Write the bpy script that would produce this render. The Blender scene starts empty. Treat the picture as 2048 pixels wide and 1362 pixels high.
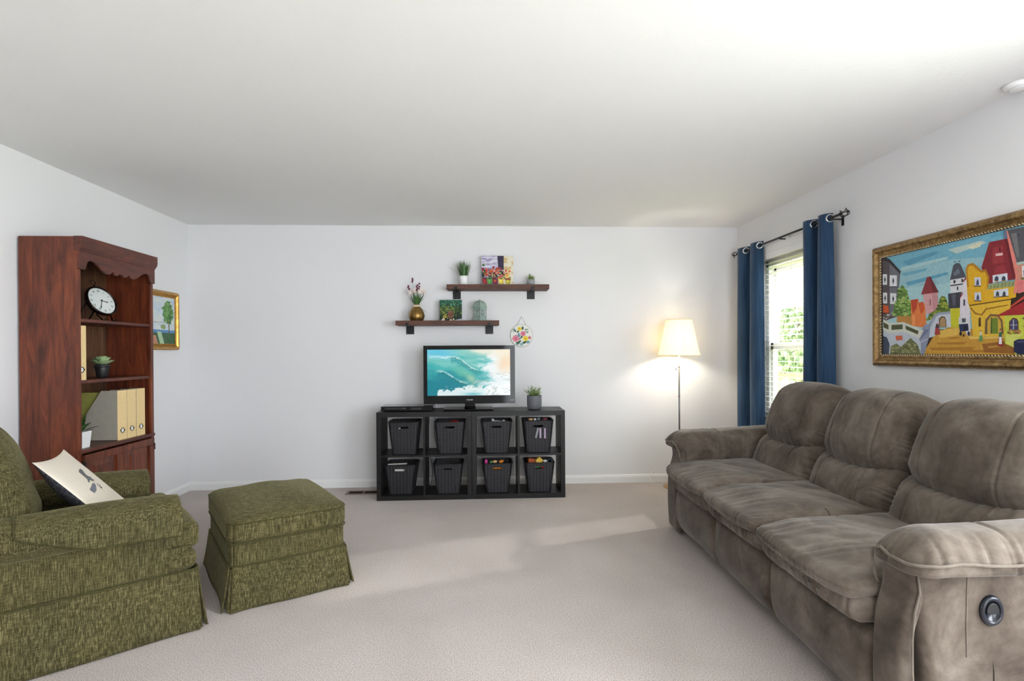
import bpy, bmesh, math, random
import numpy as np
from mathutils import Vector, Matrix, Euler
PI = math.pi
R = math.radians
scn = bpy.context.scene
col = scn.collection

# ------------------------------------------------------------------ camera, world, lights, exposure
EYE, DB, XL, XR, HC = 1.2514, 5.274, -2.7027, 2.456, 2.44
cam_d = bpy.data.cameras.new('camera')
cam = bpy.data.objects.new('camera', cam_d); col.objects.link(cam)
cam_d.sensor_fit = 'HORIZONTAL'; cam_d.sensor_width = 36.0
cam_d.lens = 1117.0 / 2048 * 36.0
cam_d.shift_y = 27.01 / 2048
cam_d.clip_start = 0.05
cam.matrix_world = Matrix.Translation((0, 0, EYE)) @ Matrix.Rotation(-0.0513, 4, 'Z') @ \
    Matrix.Rotation(PI / 2 - 0.0034, 4, 'X') @ Matrix.Rotation(-0.00608, 4, 'Z')
scn.camera = cam
vs = scn.view_settings
vs.view_transform = 'Standard'; vs.look = 'None'; vs.exposure = 0.13; vs.gamma = 1.0; vs.use_curve_mapping = False

w = bpy.data.worlds.new('World'); scn.world = w; w.use_nodes = True
bg = w.node_tree.nodes['Background']; bg.inputs[0].default_value = (0.90, 0.95, 1.0, 1); bg.inputs[1].default_value = 7.0

def light(name, kind, loc, energy, color=(1, 1, 1), rot=(0, 0, 0), size=None, size_y=None, radius=None):
    l = bpy.data.lights.new(name, kind); o = bpy.data.objects.new(name, l); col.objects.link(o)
    o.location = loc; o.rotation_euler = rot; l.energy = energy; l.color = color
    if kind == 'AREA':
        l.shape = 'RECTANGLE'; l.size = size; l.size_y = size_y or size
    if radius is not None: l.shadow_soft_size = radius
    return o
# daylight: sun over the right hand side of the house, near window light, and added fill lamps
sun = light('sun', 'SUN', (6, 4, 5), 4.0, (1.0, 0.96, 0.9), (R(0), R(62), R(20))); sun.data.angle = R(1.5)
light('fill_rear_opening', 'AREA', (1.35, -1.95, 1.2), 15, (0.95, 0.975, 1.0), (R(90), 0, 0), 1.7, 2.0)  # added fill lamp at an unseen rear opening, placed to spare the right wall
light('daylight_near_window', 'AREA', (2.62, 0.55, 1.45), 74, (0.90, 0.95, 1.0), (R(90), 0, R(90)), 1.7, 1.4)

light('fill_over_far_window', 'AREA', (4.1, 3.9, 3.6), 90, (0.97, 0.98, 1.0), (R(0), R(42), R(-8)), 1.6, 1.6)  # added lamp standing in for bright sky, lifts blind, sill and window frame

# ------------------------------------------------------------------ helpers
def srgb(r, g=None, b=None):
    if g is None: r, g, b = r
    f = lambda c: (c / 255 / 12.92) if c <= 10.3 else ((c / 255 + 0.055) / 1.055) ** 2.4
    return (f(r), f(g), f(b), 1)

class NT:
    def __init__(s, name, rough=0.6, color=(0.5, 0.5, 0.5, 1), spec=0.5, metal=0.0, sheen=0.0):
        s.m = bpy.data.materials.new(name); s.m.use_nodes = True
        s.t = s.m.node_tree; s.b = s.t.nodes['Principled BSDF']
        s.set(Roughness=rough, Metallic=metal)
        s.b.inputs['Base Color'].default_value = color
        s.b.inputs['Specular IOR Level'].default_value = spec
        if sheen: s.b.inputs['Sheen Weight'].default_value = sheen; s.b.inputs['Sheen Roughness'].default_value = 0.4
    def set(s, **k):
        for a, v in k.items(): s.b.inputs[a].default_value = v
    def n(s, typ, **k):
        nd = s.t.nodes.new(typ)
        for a, v in k.items():
            if a.startswith('i_'): nd.inputs[a[2:].replace('_', ' ')].default_value = v
            else: setattr(nd, a, v)
        return nd
    def l(s, a, b): s.t.links.new(a, b)
    def coord(s, scale=(1, 1, 1), kind='Object', rot=(0, 0, 0)):
        tc = s.n('ShaderNodeTexCoord'); mp = s.n('ShaderNodeMapping')
        mp.inputs['Scale'].default_value = scale; mp.inputs['Rotation'].default_value = rot
        s.l(tc.outputs[kind], mp.inputs['Vector']); return mp.outputs['Vector']
    def noise(s, vec, scale=5, detail=4, rough=0.5, dist=0.0):
        n = s.n('ShaderNodeTexNoise'); n.inputs['Scale'].default_value = scale; n.inputs['Detail'].default_value = detail
        n.inputs['Roughness'].default_value = rough; n.inputs['Distortion'].default_value = dist
        s.l(vec, n.inputs['Vector']); return n.outputs['Fac']
    def ramp(s, fac, stops):
        r = s.n('ShaderNodeValToRGB'); e = r.color_ramp.elements
        while len(e) < len(stops): e.new(0.5)
        for i, (p, c) in enumerate(stops): e[i].position = p; e[i].color = c
        s.l(fac, r.inputs['Fac']); return r.outputs['Color']
    def mix(s, fac, a, b, mode='MIX'):
        m = s.n('ShaderNodeMix', data_type='RGBA', blend_type=mode)
        for sock, v in ((m.inputs[0], fac), (m.inputs[6], a), (m.inputs[7], b)):
            if hasattr(v, 'is_linked'): s.l(v, sock)
            else: sock.default_value = v
        return m.outputs[2]
    def base(s, c): s.l(c, s.b.inputs['Base Color'])
    def bump(s, h, strength=0.3, dist=0.01):
        b = s.n('ShaderNodeBump'); b.inputs['Strength'].default_value = strength; b.inputs['Distance'].default_value = dist
        if s.b.inputs['Normal'].is_linked: s.l(s.b.inputs['Normal'].links[0].from_socket, b.inputs['Normal'])
        s.l(h, b.inputs['Height']); s.l(b.outputs['Normal'], s.b.inputs['Normal'])

def plain(name, rgb, rough=0.5, spec=0.5, metal=0.0, nz=0.06, nscale=30, bump=0.0, emit=None):
    """solid colour with a light procedural variation"""
    t = NT(name, rough=rough, spec=spec, metal=metal)
    f = t.noise(t.coord(), nscale, 3)
    c = srgb(rgb)
    dk = tuple(x * (1 - nz) for x in c[:3]) + (1,); lt = tuple(min(1, x * (1 + nz)) for x in c[:3]) + (1,)
    t.base(t.ramp(f, [(0.3, dk), (0.7, lt)]))
    if bump: t.bump(f, bump, 0.002)
    if emit: t.b.inputs['Emission Color'].default_value = c; t.b.inputs['Emission Strength'].default_value = emit
    return t.m

def painted(name, rough=0.5, strokes=True, emit=0.0, spec=0.3):
    t = NT(name, rough=rough, spec=spec)
    a = t.n('ShaderNodeVertexColor'); a.layer_name = 'Col'
    c = a.outputs['Color']
    if strokes:
        f = t.noise(t.coord((1, 1, 1)), 60, 4, 0.6, 0.6)
        g = t.ramp(f, [(0.3, (0.88, 0.88, 0.88, 1)), (0.7, (1.10, 1.10, 1.10, 1))])
        c = t.mix(1.0, c, g, 'MULTIPLY'); t.bump(f, 0.25, 0.002)
    if emit:
        t.l(c, t.b.inputs['Emission Color']); t.b.inputs['Emission Strength'].default_value = emit
        t.base(t.mix(0.8, c, (0, 0, 0, 1)))
    else: t.base(c)
    return t.m

def empty(name, loc=(0, 0, 0), rz=0.0):
    o = bpy.data.objects.new(name, None); col.objects.link(o); o.location = loc; o.rotation_euler = (0, 0, rz)
    o.empty_display_size = 0.1; return o
def tag(o, label=None, cat=None, group=None, kind=None):
    if label: o['label'] = label
    if cat: o['category'] = cat
    if group: o['group'] = group
    if kind: o['kind'] = kind
    return o
def obj(name, me, m=None, parent=None, smooth=False, bevel=0, seg=2, loc=None, rot=None, subsurf=0):
    if isinstance(me, bmesh.types.BMesh):
        bm = me; me = bpy.data.meshes.new(name); bmesh.ops.recalc_face_normals(bm, faces=bm.faces); bm.to_mesh(me); bm.free()
    o = bpy.data.objects.new(name, me); col.objects.link(o)
    if m is not None:
        for q in (m if isinstance(m, (list, tuple)) else [m]): me.materials.append(q)
    if smooth: me.shade_smooth()
    if parent is not None: o.parent = parent
    if loc is not None: o.location = loc
    if rot is not None: o.rotation_euler = rot
    if bevel:
        b = o.modifiers.new('bevel', 'BEVEL'); b.width = bevel; b.segments = seg; b.limit_method = 'ANGLE'; b.angle_limit = R(40)
    if subsurf:
        b = o.modifiers.new('sub', 'SUBSURF'); b.levels = subsurf; b.render_levels = subsurf
    return o
def BM(): return bmesh.new()
def box(bm, x0, x1, y0, y1, z0, z1, M=None, mi=0):
    vs_ = [Vector((x, y, z)) for x in (x0, x1) for y in (y0, y1) for z in (z0, z1)]
    if M is not None: vs_ = [M @ v for v in vs_]
    v = [bm.verts.new(q) for q in vs_]
    for f in ((0, 1, 3, 2), (4, 6, 7, 5), (0, 4, 5, 1), (2, 3, 7, 6), (0, 2, 6, 4), (1, 5, 7, 3)):
        bm.faces.new([v[i] for i in f]).material_index = mi
    return bm
def tube(bm, pts, r, n=8, closed=False, mi=0, cap=True):
    pts = [Vector(p) for p in pts]; N = len(pts); rings = []
    rr = r if isinstance(r, (list, tuple)) else [r] * N
    up = None
    for i, p in enumerate(pts):
        if closed: t = pts[(i + 1) % N] - pts[i - 1]
        else: t = pts[min(i + 1, N - 1)] - pts[max(i - 1, 0)]
        if t.length < 1e-9: t = Vector((0, 0, 1))
        t.normalize()
        if up is None: up = t.orthogonal().normalized()
        up = (up - t * up.dot(t))
        if up.length < 1e-6: up = t.orthogonal()
        up.normalize(); s = t.cross(up)
        rings.append([bm.verts.new(p + (up * math.cos(2 * PI * k / n) + s * math.sin(2 * PI * k / n)) * rr[i]) for k in range(n)])
    for i in range(N if closed else N - 1):
        a, b = rings[i], rings[(i + 1) % N]
        if closed and i == N - 1:   # best alignment of the last ring with the first
            k0 = min(range(n), key=lambda k: (b[k].co - a[0].co).length); b = b[k0:] + b[:k0]
        for k in range(n):
            f = bm.faces.new((a[k], a[(k + 1) % n], b[(k + 1) % n], b[k])); f.smooth = True; f.material_index = mi
    if cap and not closed:
        for rg in (rings[0][::-1], rings[-1]): bm.faces.new(rg).material_index = mi
    return bm
def lathe(bm, prof, n=32, c=(0, 0, 0), mi=0, M=None, cap=True):
    rings = []
    for r_, z in prof:
        ring = []
        for k in range(n):
            p = Vector((c[0] + r_ * math.cos(2 * PI * k / n), c[1] + r_ * math.sin(2 * PI * k / n), c[2] + z))
            if M is not None: p = M @ p
            ring.append(bm.verts.new(p))
        rings.append(ring)
    for a, b in zip(rings, rings[1:]):
        for k in range(n):
            f = bm.faces.new((a[k], a[(k + 1) % n], b[(k + 1) % n], b[k])); f.smooth = True; f.material_index = mi
    if cap:
        if prof[0][0] > 1e-5: bm.faces.new(rings[0][::-1]).material_index = mi
        if prof[-1][0] > 1e-5: bm.faces.new(rings[-1]).material_index = mi
    return bm
def prism(bm, poly, f0, f1, mi=0):
    """poly: 2D points; f0/f1 map (a,b)->3D for the two faces"""
    a = [bm.verts.new(f0(*p)) for p in poly]; b = [bm.verts.new(f1(*p)) for p in poly]
    bm.faces.new(a).material_index = mi; bm.faces.new(b[::-1]).material_index = mi
    for i in range(len(poly)):
        j = (i + 1) % len(poly); bm.faces.new((a[i], b[i], b[j], a[j])).material_index = mi
    return bm
def smoothstep(a, b, x):
    t = np.clip((x - a) / (b - a), 0, 1); return t * t * (3 - 2 * t)
def rbox(name, size, r, n=(24, 24, 12), arc=4, fn=None):
    """rounded box of full size `size`, corner radius r, welded lattice; fn(P, c) deforms (N,3) arrays; centre at 0"""
    h = np.array(size) / 2.0; r = min(r, h.min() * 0.999)
    ax = []
    for i in range(3):
        flat = (h[i] - r)
        inner = np.linspace(-flat, flat, max(2, n[i] + 1)) if flat > 1e-4 else np.array([-1e-5, 1e-5])
        a = r * np.tan(np.linspace(0, PI / 4, arc + 1))[1:]
        ax.append(np.concatenate([-(flat + a)[::-1], inner, flat + a]))
    L = [len(a) for a in ax]; idx = {}; V = []; F = []
    def vid(i, j, k):
        key = (i, j, k)
        if key not in idx: idx[key] = len(V); V.append((ax[0][i], ax[1][j], ax[2][k]))
        return idx[key]
    for k, kk in ((0, 0), (1, L[2] - 1)):
        for i in range(L[0] - 1):
            for j in range(L[1] - 1):
                f = [vid(i, j, kk), vid(i + 1, j, kk), vid(i + 1, j + 1, kk), vid(i, j + 1, kk)]
                F.append(f if k else f[::-1])
    for k, jj in ((0, 0), (1, L[1] - 1)):
        for i in range(L[0] - 1):
            for j in range(L[2] - 1):
                f = [vid(i, jj, j), vid(i + 1, jj, j), vid(i + 1, jj, j + 1), vid(i, jj, j + 1)]
                F.append(f[::-1] if k else f)
    for k, ii in ((0, 0), (1, L[0] - 1)):
        for i in range(L[1] - 1):
            for j in range(L[2] - 1):
                f = [vid(ii, i, j), vid(ii, i + 1, j), vid(ii, i + 1, j + 1), vid(ii, i, j + 1)]
                F.append(f if k else f[::-1])
    Q = np.array(V); inner = np.clip(Q, -(h - r), (h - r)); d = Q - inner
    ln = np.linalg.norm(d, axis=1, keepdims=True); ln[ln == 0] = 1
    P = inner + d / ln * r
    c = P / h
    if fn is not None: P = fn(P.copy(), c)
    me = bpy.data.meshes.new(name); me.from_pydata(P.tolist(), [], F); me.update(); me.shade_smooth()
    return me
def shift(me, v):
    me.transform(Matrix.Translation(v)); return me
def gath(s, seed, f=40.0):
    """one dimensional irregular gather pattern, -1..1, sharp valleys"""
    rg = random.Random(seed); a = 0
    for k in range(4):
        ff = f * rg.uniform(0.6, 1.5); a = a + np.sin(s * ff + rg.uniform(0, 6.28) + 1.4 * np.sin(s * ff * 0.37 + rg.uniform(0, 6)))
    a = a / 4
    return 2 * np.abs(a) ** 0.7 - 1
def groove(x, x0, wd): return np.exp(-((x - x0) / wd) ** 2)

def paint_polys(bm, layer, polys, f, dz=0.00012, z0=0.0):
    """stack flat colour patches: polys = [(rgb, [(a,b)...])], f(a,b,h) -> 3D"""
    for i, (c, pts) in enumerate(polys):
        try: fc = bm.faces.new([bm.verts.new(f(a, b, z0 + i * dz)) for a, b in pts])
        except ValueError: continue
        cc = srgb(c)
        for lp in fc.loops: lp[layer] = cc
def grid_paint(name, nx, nz, f, colfn, m, parent, thick=0.0):
    """fine grid coloured per vertex; f(u,v)->3D, colfn(U,V)->(N,3) srgb 0..255"""
    U, V = np.meshgrid(np.linspace(0, 1, nx), np.linspace(0, 1, nz)); U = U.ravel(); V = V.ravel()
    C = np.clip(colfn(U, V), 0, 255) / 255.0; C = np.where(C <= 0.04045, C / 12.92, ((C + 0.055) / 1.055) ** 2.4)
    me = bpy.data.meshes.new(name)
    F = [(j * nx + i, j * nx + i + 1, (j + 1) * nx + i + 1, (j + 1) * nx + i) for j in range(nz - 1) for i in range(nx - 1)]
    me.from_pydata([f(a, b) for a, b in zip(U, V)], [], F)
    at = me.color_attributes.new('Col', 'FLOAT_COLOR', 'POINT')
    at.data.foreach_set('color', np.hstack([C, np.ones((len(C), 1))]).astype(np.float32).ravel())
    me.update()
    return obj(name, me, m, parent)
def vnoise(x, y, seed=0):
    """numpy value noise 0..1"""
    xi = np.floor(x).astype(int); yi = np.floor(y).astype(int); fx = x - xi; fy = y - yi
    fx = fx * fx * (3 - 2 * fx); fy = fy * fy * (3 - 2 * fy)
    def h(a, b):
        v = np.sin(a * 127.1 + b * 311.7 + seed * 74.7) * 43758.5453; return v - np.floor(v)
    return (h(xi, yi) * (1 - fx) + h(xi + 1, yi) * fx) * (1 - fy) + (h(xi, yi + 1) * (1 - fx) + h(xi + 1, yi + 1) * fx) * fy
def fbm(x, y, seed=0, o=5):
    s = 0; a = 0.5
    for k in range(o): s = s + a * vnoise(x * 2 ** k, y * 2 ** k, seed + k); a *= 0.5
    return s / (1 - 0.5 ** o)
def lerp(a, b, t): return a + (np.asarray(b, float) - a) * t[:, None]
def copy_tree(o, parent=None):
    c = o.copy(); col.objects.link(c)
    if parent is not None: c.parent = parent
    for ch in list(o.children): copy_tree(ch, c)
    return c
def text_mesh(name, body, size, m, parent, M, extrude=0.0006):
    cu = bpy.data.curves.new(name, 'FONT'); cu.body = body; cu.size = size; cu.extrude = extrude; cu.align_x = 'CENTER'; cu.align_y = 'CENTER'
    t = bpy.data.objects.new(name + '_src', cu); col.objects.link(t)
    bpy.context.view_layer.update()
    me = bpy.data.meshes.new_from_object(t.evaluated_get(bpy.context.evaluated_depsgraph_get()))
    bpy.data.objects.remove(t); bpy.data.curves.remove(cu)
    me.transform(M); me.name = name
    return obj(name, me, m, parent)

# ------------------------------------------------------------------ materials of the room
def mat_wall(name, rgb, bump=0.15, scale=160):
    t = NT(name, rough=0.85, spec=0.2)
    v = t.coord(); f = t.noise(v, scale, 4, 0.6)
    c = srgb(rgb); t.base(t.ramp(t.noise(v, 1.2, 2), [(0.3, tuple(x * 0.985 for x in c[:3]) + (1,)), (0.7, c)])); t.bump(f, bump, 0.003)
    return t.m
M_wall = mat_wall('wall_paint', (236, 236, 238)); M_ceil = mat_wall('ceiling_texture', (242, 242, 242), 0.35, 70)
M_trim = plain('white_trim', (240, 240, 240), 0.4, nz=0.01)
def mat_carpet():
    t = NT('carpet', rough=0.95, spec=0.1, sheen=0.3)
    v = t.coord(); f = t.noise(v, 210, 3, 0.7); g = t.noise(v, 1.3, 3, 0.5, 0.4); k = t.noise(v, 75, 3, 0.6)
    a = t.ramp(f, [(0.34, srgb(112, 100, 94)), (0.44, srgb(186, 173, 167)), (0.56, srgb(212, 201, 196)), (0.72, srgb(232, 223, 218))])
    b = t.ramp(g, [(0.35, (0.90, 0.89, 0.88, 1)), (0.65, (1.05, 1.05, 1.05, 1))])
    t.base(t.mix(1.0, a, b, 'MULTIPLY')); t.bump(k, 0.35, 0.006); t.bump(f, 0.8, 0.006)
    return t.m
M_carpet = mat_carpet()

def struct(name, bm, m, **k): o = obj(name, bm, m, **k); o['kind'] = 'structure'; return o
YB = -1.9
struct('floor', box(BM(), XL - .15, XR + .15, YB - .15, DB + .15, -.12, 0), M_carpet)
struct('ceiling', box(BM(), XL - .15, XR + .15, YB - .15, DB + .15, HC, HC + .12), M_ceil)
struct('wall_back', box(BM(), XL - .15, XR + .15, DB, DB + .15, 0, HC), M_wall)
bm = BM(); box(bm, XL - .15, XL, YB, DB, 0, HC)
struct('wall_left', bm, M_wall)
# right wall: window seen in the photo, and one nearer than the frame
WY0, WY1, WZ0, WZ1 = 3.87, 4.83, .62, 2.035
NY0, NY1 = -.35, 1.45
bm = BM(); box(bm, XR, XR + .15, WY1, DB, 0, HC); box(bm, XR, XR + .15, NY1, WY0, 0, HC); box(bm, XR, XR + .15, YB, NY0, 0, HC)
box(bm, XR, XR + .15, WY0, WY1, 0, WZ0); box(bm, XR, XR + .15, WY0, WY1, WZ1, HC)
box(bm, XR, XR + .15, NY0, NY1, 0, .7); box(bm, XR, XR + .15, NY0, NY1, 2.15, HC)
struct('wall_right', bm, M_wall)
bm = BM(); box(bm, XL, .45, YB - .15, YB, 0, HC); box(bm, 2.3, XR, YB - .15, YB, 0, HC); box(bm, .45, 2.3, YB - .15, YB, 2.2, HC)
struct('wall_rear', bm, M_wall)
def baseboard(name, a, b, n):
    """profile runs from a to b, n = direction into the room"""
    a, b, n = Vector(a), Vector(b), Vector(n); bm = BM()
    prof = [(0.0, 0.0), (.014, 0.0), (.014, .055), (.010, .066), (.007, .074), (0, .078)]
    A = [bm.verts.new(a + n * p + Vector((0, 0, z))) for p, z in prof]; B = [bm.verts.new(b + n * p + Vector((0, 0, z))) for p, z in prof]
    for i in range(len(prof)): j = (i + 1) % len(prof); bm.faces.new((A[i], A[j], B[j], B[i]))
    bm.faces.new(A); bm.faces.new(B[::-1]); struct(name, bm, M_trim)
baseboard('baseboard_back', (XL, DB, 0), (XR, DB, 0), (0, -1, 0))
baseboard('baseboard_left', (XL, YB, 0), (XL, DB, 0), (1, 0, 0))
baseboard('baseboard_right', (XR, YB, 0), (XR, DB, 0), (-1, 0, 0))

# ------------------------------------------------------------------ window
M_vinyl = plain('white_vinyl', (244, 244, 246), 0.35, nz=0.01)
wnd = empty('window_1', (XR + .06, (WY0 + WY1) / 2, WZ0)); wnd['kind'] = 'structure'
def wob(name, bm, m, **k): bm.transform(Matrix.Translation(-Vector(wnd.location))); return obj(name, bm, m, wnd, **k)
bm = BM(); x0, x1 = XR + .05, XR + .13
for y0, y1, z0, z1 in ((WY0, WY0 + .05, WZ0, WZ1), (WY1 - .05, WY1, WZ0, WZ1), (WY0, WY1, WZ0, WZ0 + .05), (WY0, WY1, WZ1 - .05, WZ1)): box(bm, x0, x1, y0, y1, z0, z1)
wob('window_frame', bm, M_vinyl, bevel=.004)
MR = 1.29
bm = BM(); x0, x1 = XR + .065, XR + .095
for y0, y1, z0, z1 in ((WY0 + .05, WY0 + .09, WZ0 + .05, MR + .03), (WY1 - .09, WY1 - .05, WZ0 + .05, MR + .03), (WY0 + .05, WY1 - .05, WZ0 + .05, WZ0 + .1), (WY0 + .05, WY1 - .05, MR - .03, MR + .03)): box(bm, x0, x1, y0, y1, z0, z1)
wob('lower_sash', bm, M_vinyl, bevel=.004)
bm = BM(); x0, x1 = XR + .098, XR + .125
for y0, y1, z0, z1 in ((WY0 + .05, WY0 + .09, MR - .03, WZ1 - .05), (WY1 - .09, WY1 - .05, MR - .03, WZ1 - .05), (WY0 + .05, WY1 - .05, MR - .03, MR + .02), (WY0 + .05, WY1 - .05, WZ1 - .09, WZ1 - .05)): box(bm, x0, x1, y0, y1, z0, z1)
wob('upper_sash', bm, M_vinyl, bevel=.004)
tg = NT('window_glass', rough=0.0); tg.set(**{'Transmission Weight': 1.0, 'IOR': 1.02}); tg.b.inputs['Specular IOR Level'].default_value = .3
# thin pane: glass that lets light through without caustics
out = tg.t.nodes['Material Output']; tr = tg.n('ShaderNodeBsdfTransparent'); gl = tg.n('ShaderNodeBsdfGlossy'); gl.inputs['Roughness'].default_value = 0.02
mx = tg.n('ShaderNodeMixShader'); mx.inputs[0].default_value = 0.04; tg.l(tr.outputs[0], mx.inputs[1]); tg.l(gl.outputs[0], mx.inputs[2]); tg.l(mx.outputs[0], out.inputs['Surface'])
wob('glass_pane', box(BM(), XR + .078, XR + .082, WY0 + .09, WY1 - .09, WZ0 + .1, MR - .03), tg.m)
wob('glass_pane', box(BM(), XR + .110, XR + .114, WY0 + .09, WY1 - .09, MR + .02, WZ1 - .09), tg.m)
wob('window_sill', box(BM(), XR - .03, XR + .05, WY0 - .04, WY1 + .04, WZ0 - .02, WZ0 + .004), M_vinyl, bevel=.004)

# blinds (a thing): valance, slats, cords, bottom rail
bl = empty('window_blind', (XR + .03, (WY0 + WY1) / 2, WZ1)); tag(bl, 'white horizontal slat blind with a valance hanging in the window between navy curtains', 'blind')
M_blind = NT('white_slat', rough=0.45, spec=0.4, color=srgb(242, 242, 240)); M_blind.b.inputs['Emission Strength'].default_value = 0
tw = M_blind.n('ShaderNodeBsdfTranslucent'); tw.inputs[0].default_value = srgb(240, 238, 232); mm = M_blind.n('ShaderNodeMixShader'); mm.inputs[0].default_value = .55
o_ = M_blind.t.nodes['Material Output']; M_blind.l(M_blind.b.outputs[0], mm.inputs[1]); M_blind.l(tw.outputs[0], mm.inputs[2]); M_blind.l(mm.outputs[0], o_.inputs['Surface']); M_blind = M_blind.m
def bob(name, bm, m, **k): bm.transform(Matrix.Translation(-Vector(bl.location))); return obj(name, bm, m, bl, **k)
bm = BM(); box(bm, XR - .035, XR - .022, WY0 - .03, WY1 + .02, WZ1 - .005, WZ1 + .115); box(bm, XR - .022, XR + .0, WY0 - .03, WY1 + .02, WZ1 + .10, WZ1 + .115)
box(bm, XR - .041, XR - .035, WY0 - .03, WY1 + .02, WZ1 + .046, WZ1 + .056); box(bm, XR - .041, XR - .035, WY0 - .03, WY1 + .02, WZ1 + .105, WZ1 + .115); bob('valance', bm, M_vinyl, bevel=.003)
z = WZ1 - .03; k = 0
while z > WZ0 + .05:
    y0, y1 = WY0 + .012, WY1 - .012; bm = BM(); n = 6; th = R(4)
    rows = []
    for i in range(n + 1):
        t_ = i / n - .5; X = XR + .012 + (t_ + .0) * .045 + .02; Z = z + .0035 * math.cos(t_ * PI) - t_ * .045 * math.tan(th)
        rows.append((X, Z))
    up = [[bm.verts.new((X, y, Z)) for y in (y0, y1)] for X, Z in rows]; dn = [[bm.verts.new((X, y, Z - .0026)) for y in (y0, y1)] for X, Z in rows]
    for i in range(n):
        bm.faces.new((up[i][0], up[i + 1][0], up[i + 1][1], up[i][1])); bm.faces.new((dn[i][0], dn[i][1], dn[i + 1][1], dn[i + 1][0]))
    for a in (0, 1):
        for i in range(n): bm.faces.new((up[i][a], dn[i][a], dn[i + 1][a], up[i + 1][a]))
    for i in (0, n): bm.faces.new((up[i][0], up[i][1], dn[i][1], dn[i][0]))
    bob('slat', bm, M_blind); z -= .0445
bob('bottom_rail', box(BM(), XR + .005, XR + .05, WY0 + .012, WY1 - .012, WZ0 + .012, WZ0 + .03), M_vinyl, bevel=.003)
for y in (WY0 + .13, (WY0 + WY1) / 2, WY1 - .13):
    bm = BM()
    for dx in (.009, .055): tube(bm, [(XR + dx, y, WZ1), (XR + dx, y, WZ0 + .02)], .0012, 5)
    bob('ladder_cord', bm, M_vinyl)

# outside: neighbour's house, lawn, shrubs and trees
M_lawn = NT('lawn'); v = M_lawn.coord(); M_lawn.base(M_lawn.ramp(M_lawn.noise(v, 6, 5), [(0.3, srgb(150, 165, 90)), (0.7, srgb(196, 200, 130))])); M_lawn = M_lawn.m
tag(obj('lawn', box(BM(), XR + .16, 30, -6, 40, -.75, -.6), M_lawn), kind='structure')
M_siding = NT('cream_siding', rough=.7); v = M_siding.coord(); wv = M_siding.n('ShaderNodeTexWave', wave_type='BANDS', bands_direction='Z', wave_profile='SAW'); wv.inputs['Scale'].default_value = 2.6
M_siding.l(v, wv.inputs['Vector']); M_siding.base(M_siding.ramp(wv.outputs['Fac'], [(0.0, srgb(190, 160, 110)), (0.1, srgb(250, 240, 200)), (1.0, srgb(252, 246, 214))])); M_siding = M_siding.m
M_shingle = plain('roof_shingle', (150, 125, 105), .8)
hs = empty('neighbour_house', (10.7, 19, -.6)); tag(hs, 'pale cream house with a gabled roof beyond the lawn outside the window', 'house')
bm = BM(); box(bm, -2.6, 2.6, -3, 3, 0, 5.2); prism(bm, [(-2.6, 5.2), (2.6, 5.2), (0, 7.2)], lambda a, b: (a, -3, b), lambda a, b: (a, 3, b)); obj('house_wall', bm, M_siding, hs)
bm = BM()
for s in (-1, 1): prism(bm, [(0, 7.22), (0, 7.4), (s * 3.0, 5.1), (s * 3.0, 4.92)], lambda a, b: (a, -3.3, b), lambda a, b: (a, 3.3, b))
obj('house_roof', bm, M_shingle, hs)
M_leaf = NT('tree_leaf', rough=.6); M_leaf.base(M_leaf.ramp(M_leaf.noise(M_leaf.coord(), 3, 4), [(0.3, srgb(96, 128, 84)), (0.7, srgb(176, 194, 140))])); M_leaf = M_leaf.m
M_bark = plain('bark', (96, 78, 60), .9)
def tree(loc, hgt, rad, seed, label, trunk=True):
    rg = random.Random(seed); o = empty('garden_tree' if trunk else 'garden_shrub', loc); tag(o, label, 'tree' if trunk else 'shrub')
    bm = BM()
    for i in range(900):
        d = Vector((rg.gauss(0, 1), rg.gauss(0, 1), rg.gauss(0, 1))).normalized() * rad * rg.uniform(.55, 1.0); d.z *= .8; d.z += hgt - rad * .7
        s = rg.uniform(.06, .16) * rad ** .5; e = Euler((rg.uniform(0, 6), rg.uniform(0, 6), rg.uniform(0, 6))).to_matrix()
        vs_ = [bm.verts.new(d + e @ Vector(q)) for q in ((-s, 0, 0), (0, -s * .5, s * .1), (s, 0, 0), (0, s * .5, s * .1))]; bm.faces.new(vs_)
    obj('foliage', bm, M_leaf, o)
    if trunk: obj('trunk', lathe(BM(), [(.16, 0), (.11, hgt * .4), (.05, hgt - rad * .5)], 10), M_bark, o)
tree((8.5, 14.6, -.6), 3.0, .75, 1, 'leafy green tree standing on the lawn outside the window')
tree((7.7, 13.4, -.6), 2.0, .6, 2, 'low green shrub growing on the lawn beside the tree outside the window', False)
# rail fence outside
fn_ = empty('rail_fence', (5.9, 9.7, -.6)); tag(fn_, 'low brown rail fence across the lawn outside the window', 'fence')
M_fence = plain('fence_wood', (150, 118, 92), .8)
for zz in (1.0, 1.35): obj('rail', box(BM(), -2.2, 2.2, -.02, .02, zz, zz + .09), M_fence, fn_)
for xx in (-2, -.7, .6, 1.9): obj('post', box(BM(), xx - .05, xx + .05, -.05, .05, 0, 1.5), M_fence, fn_)

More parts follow.
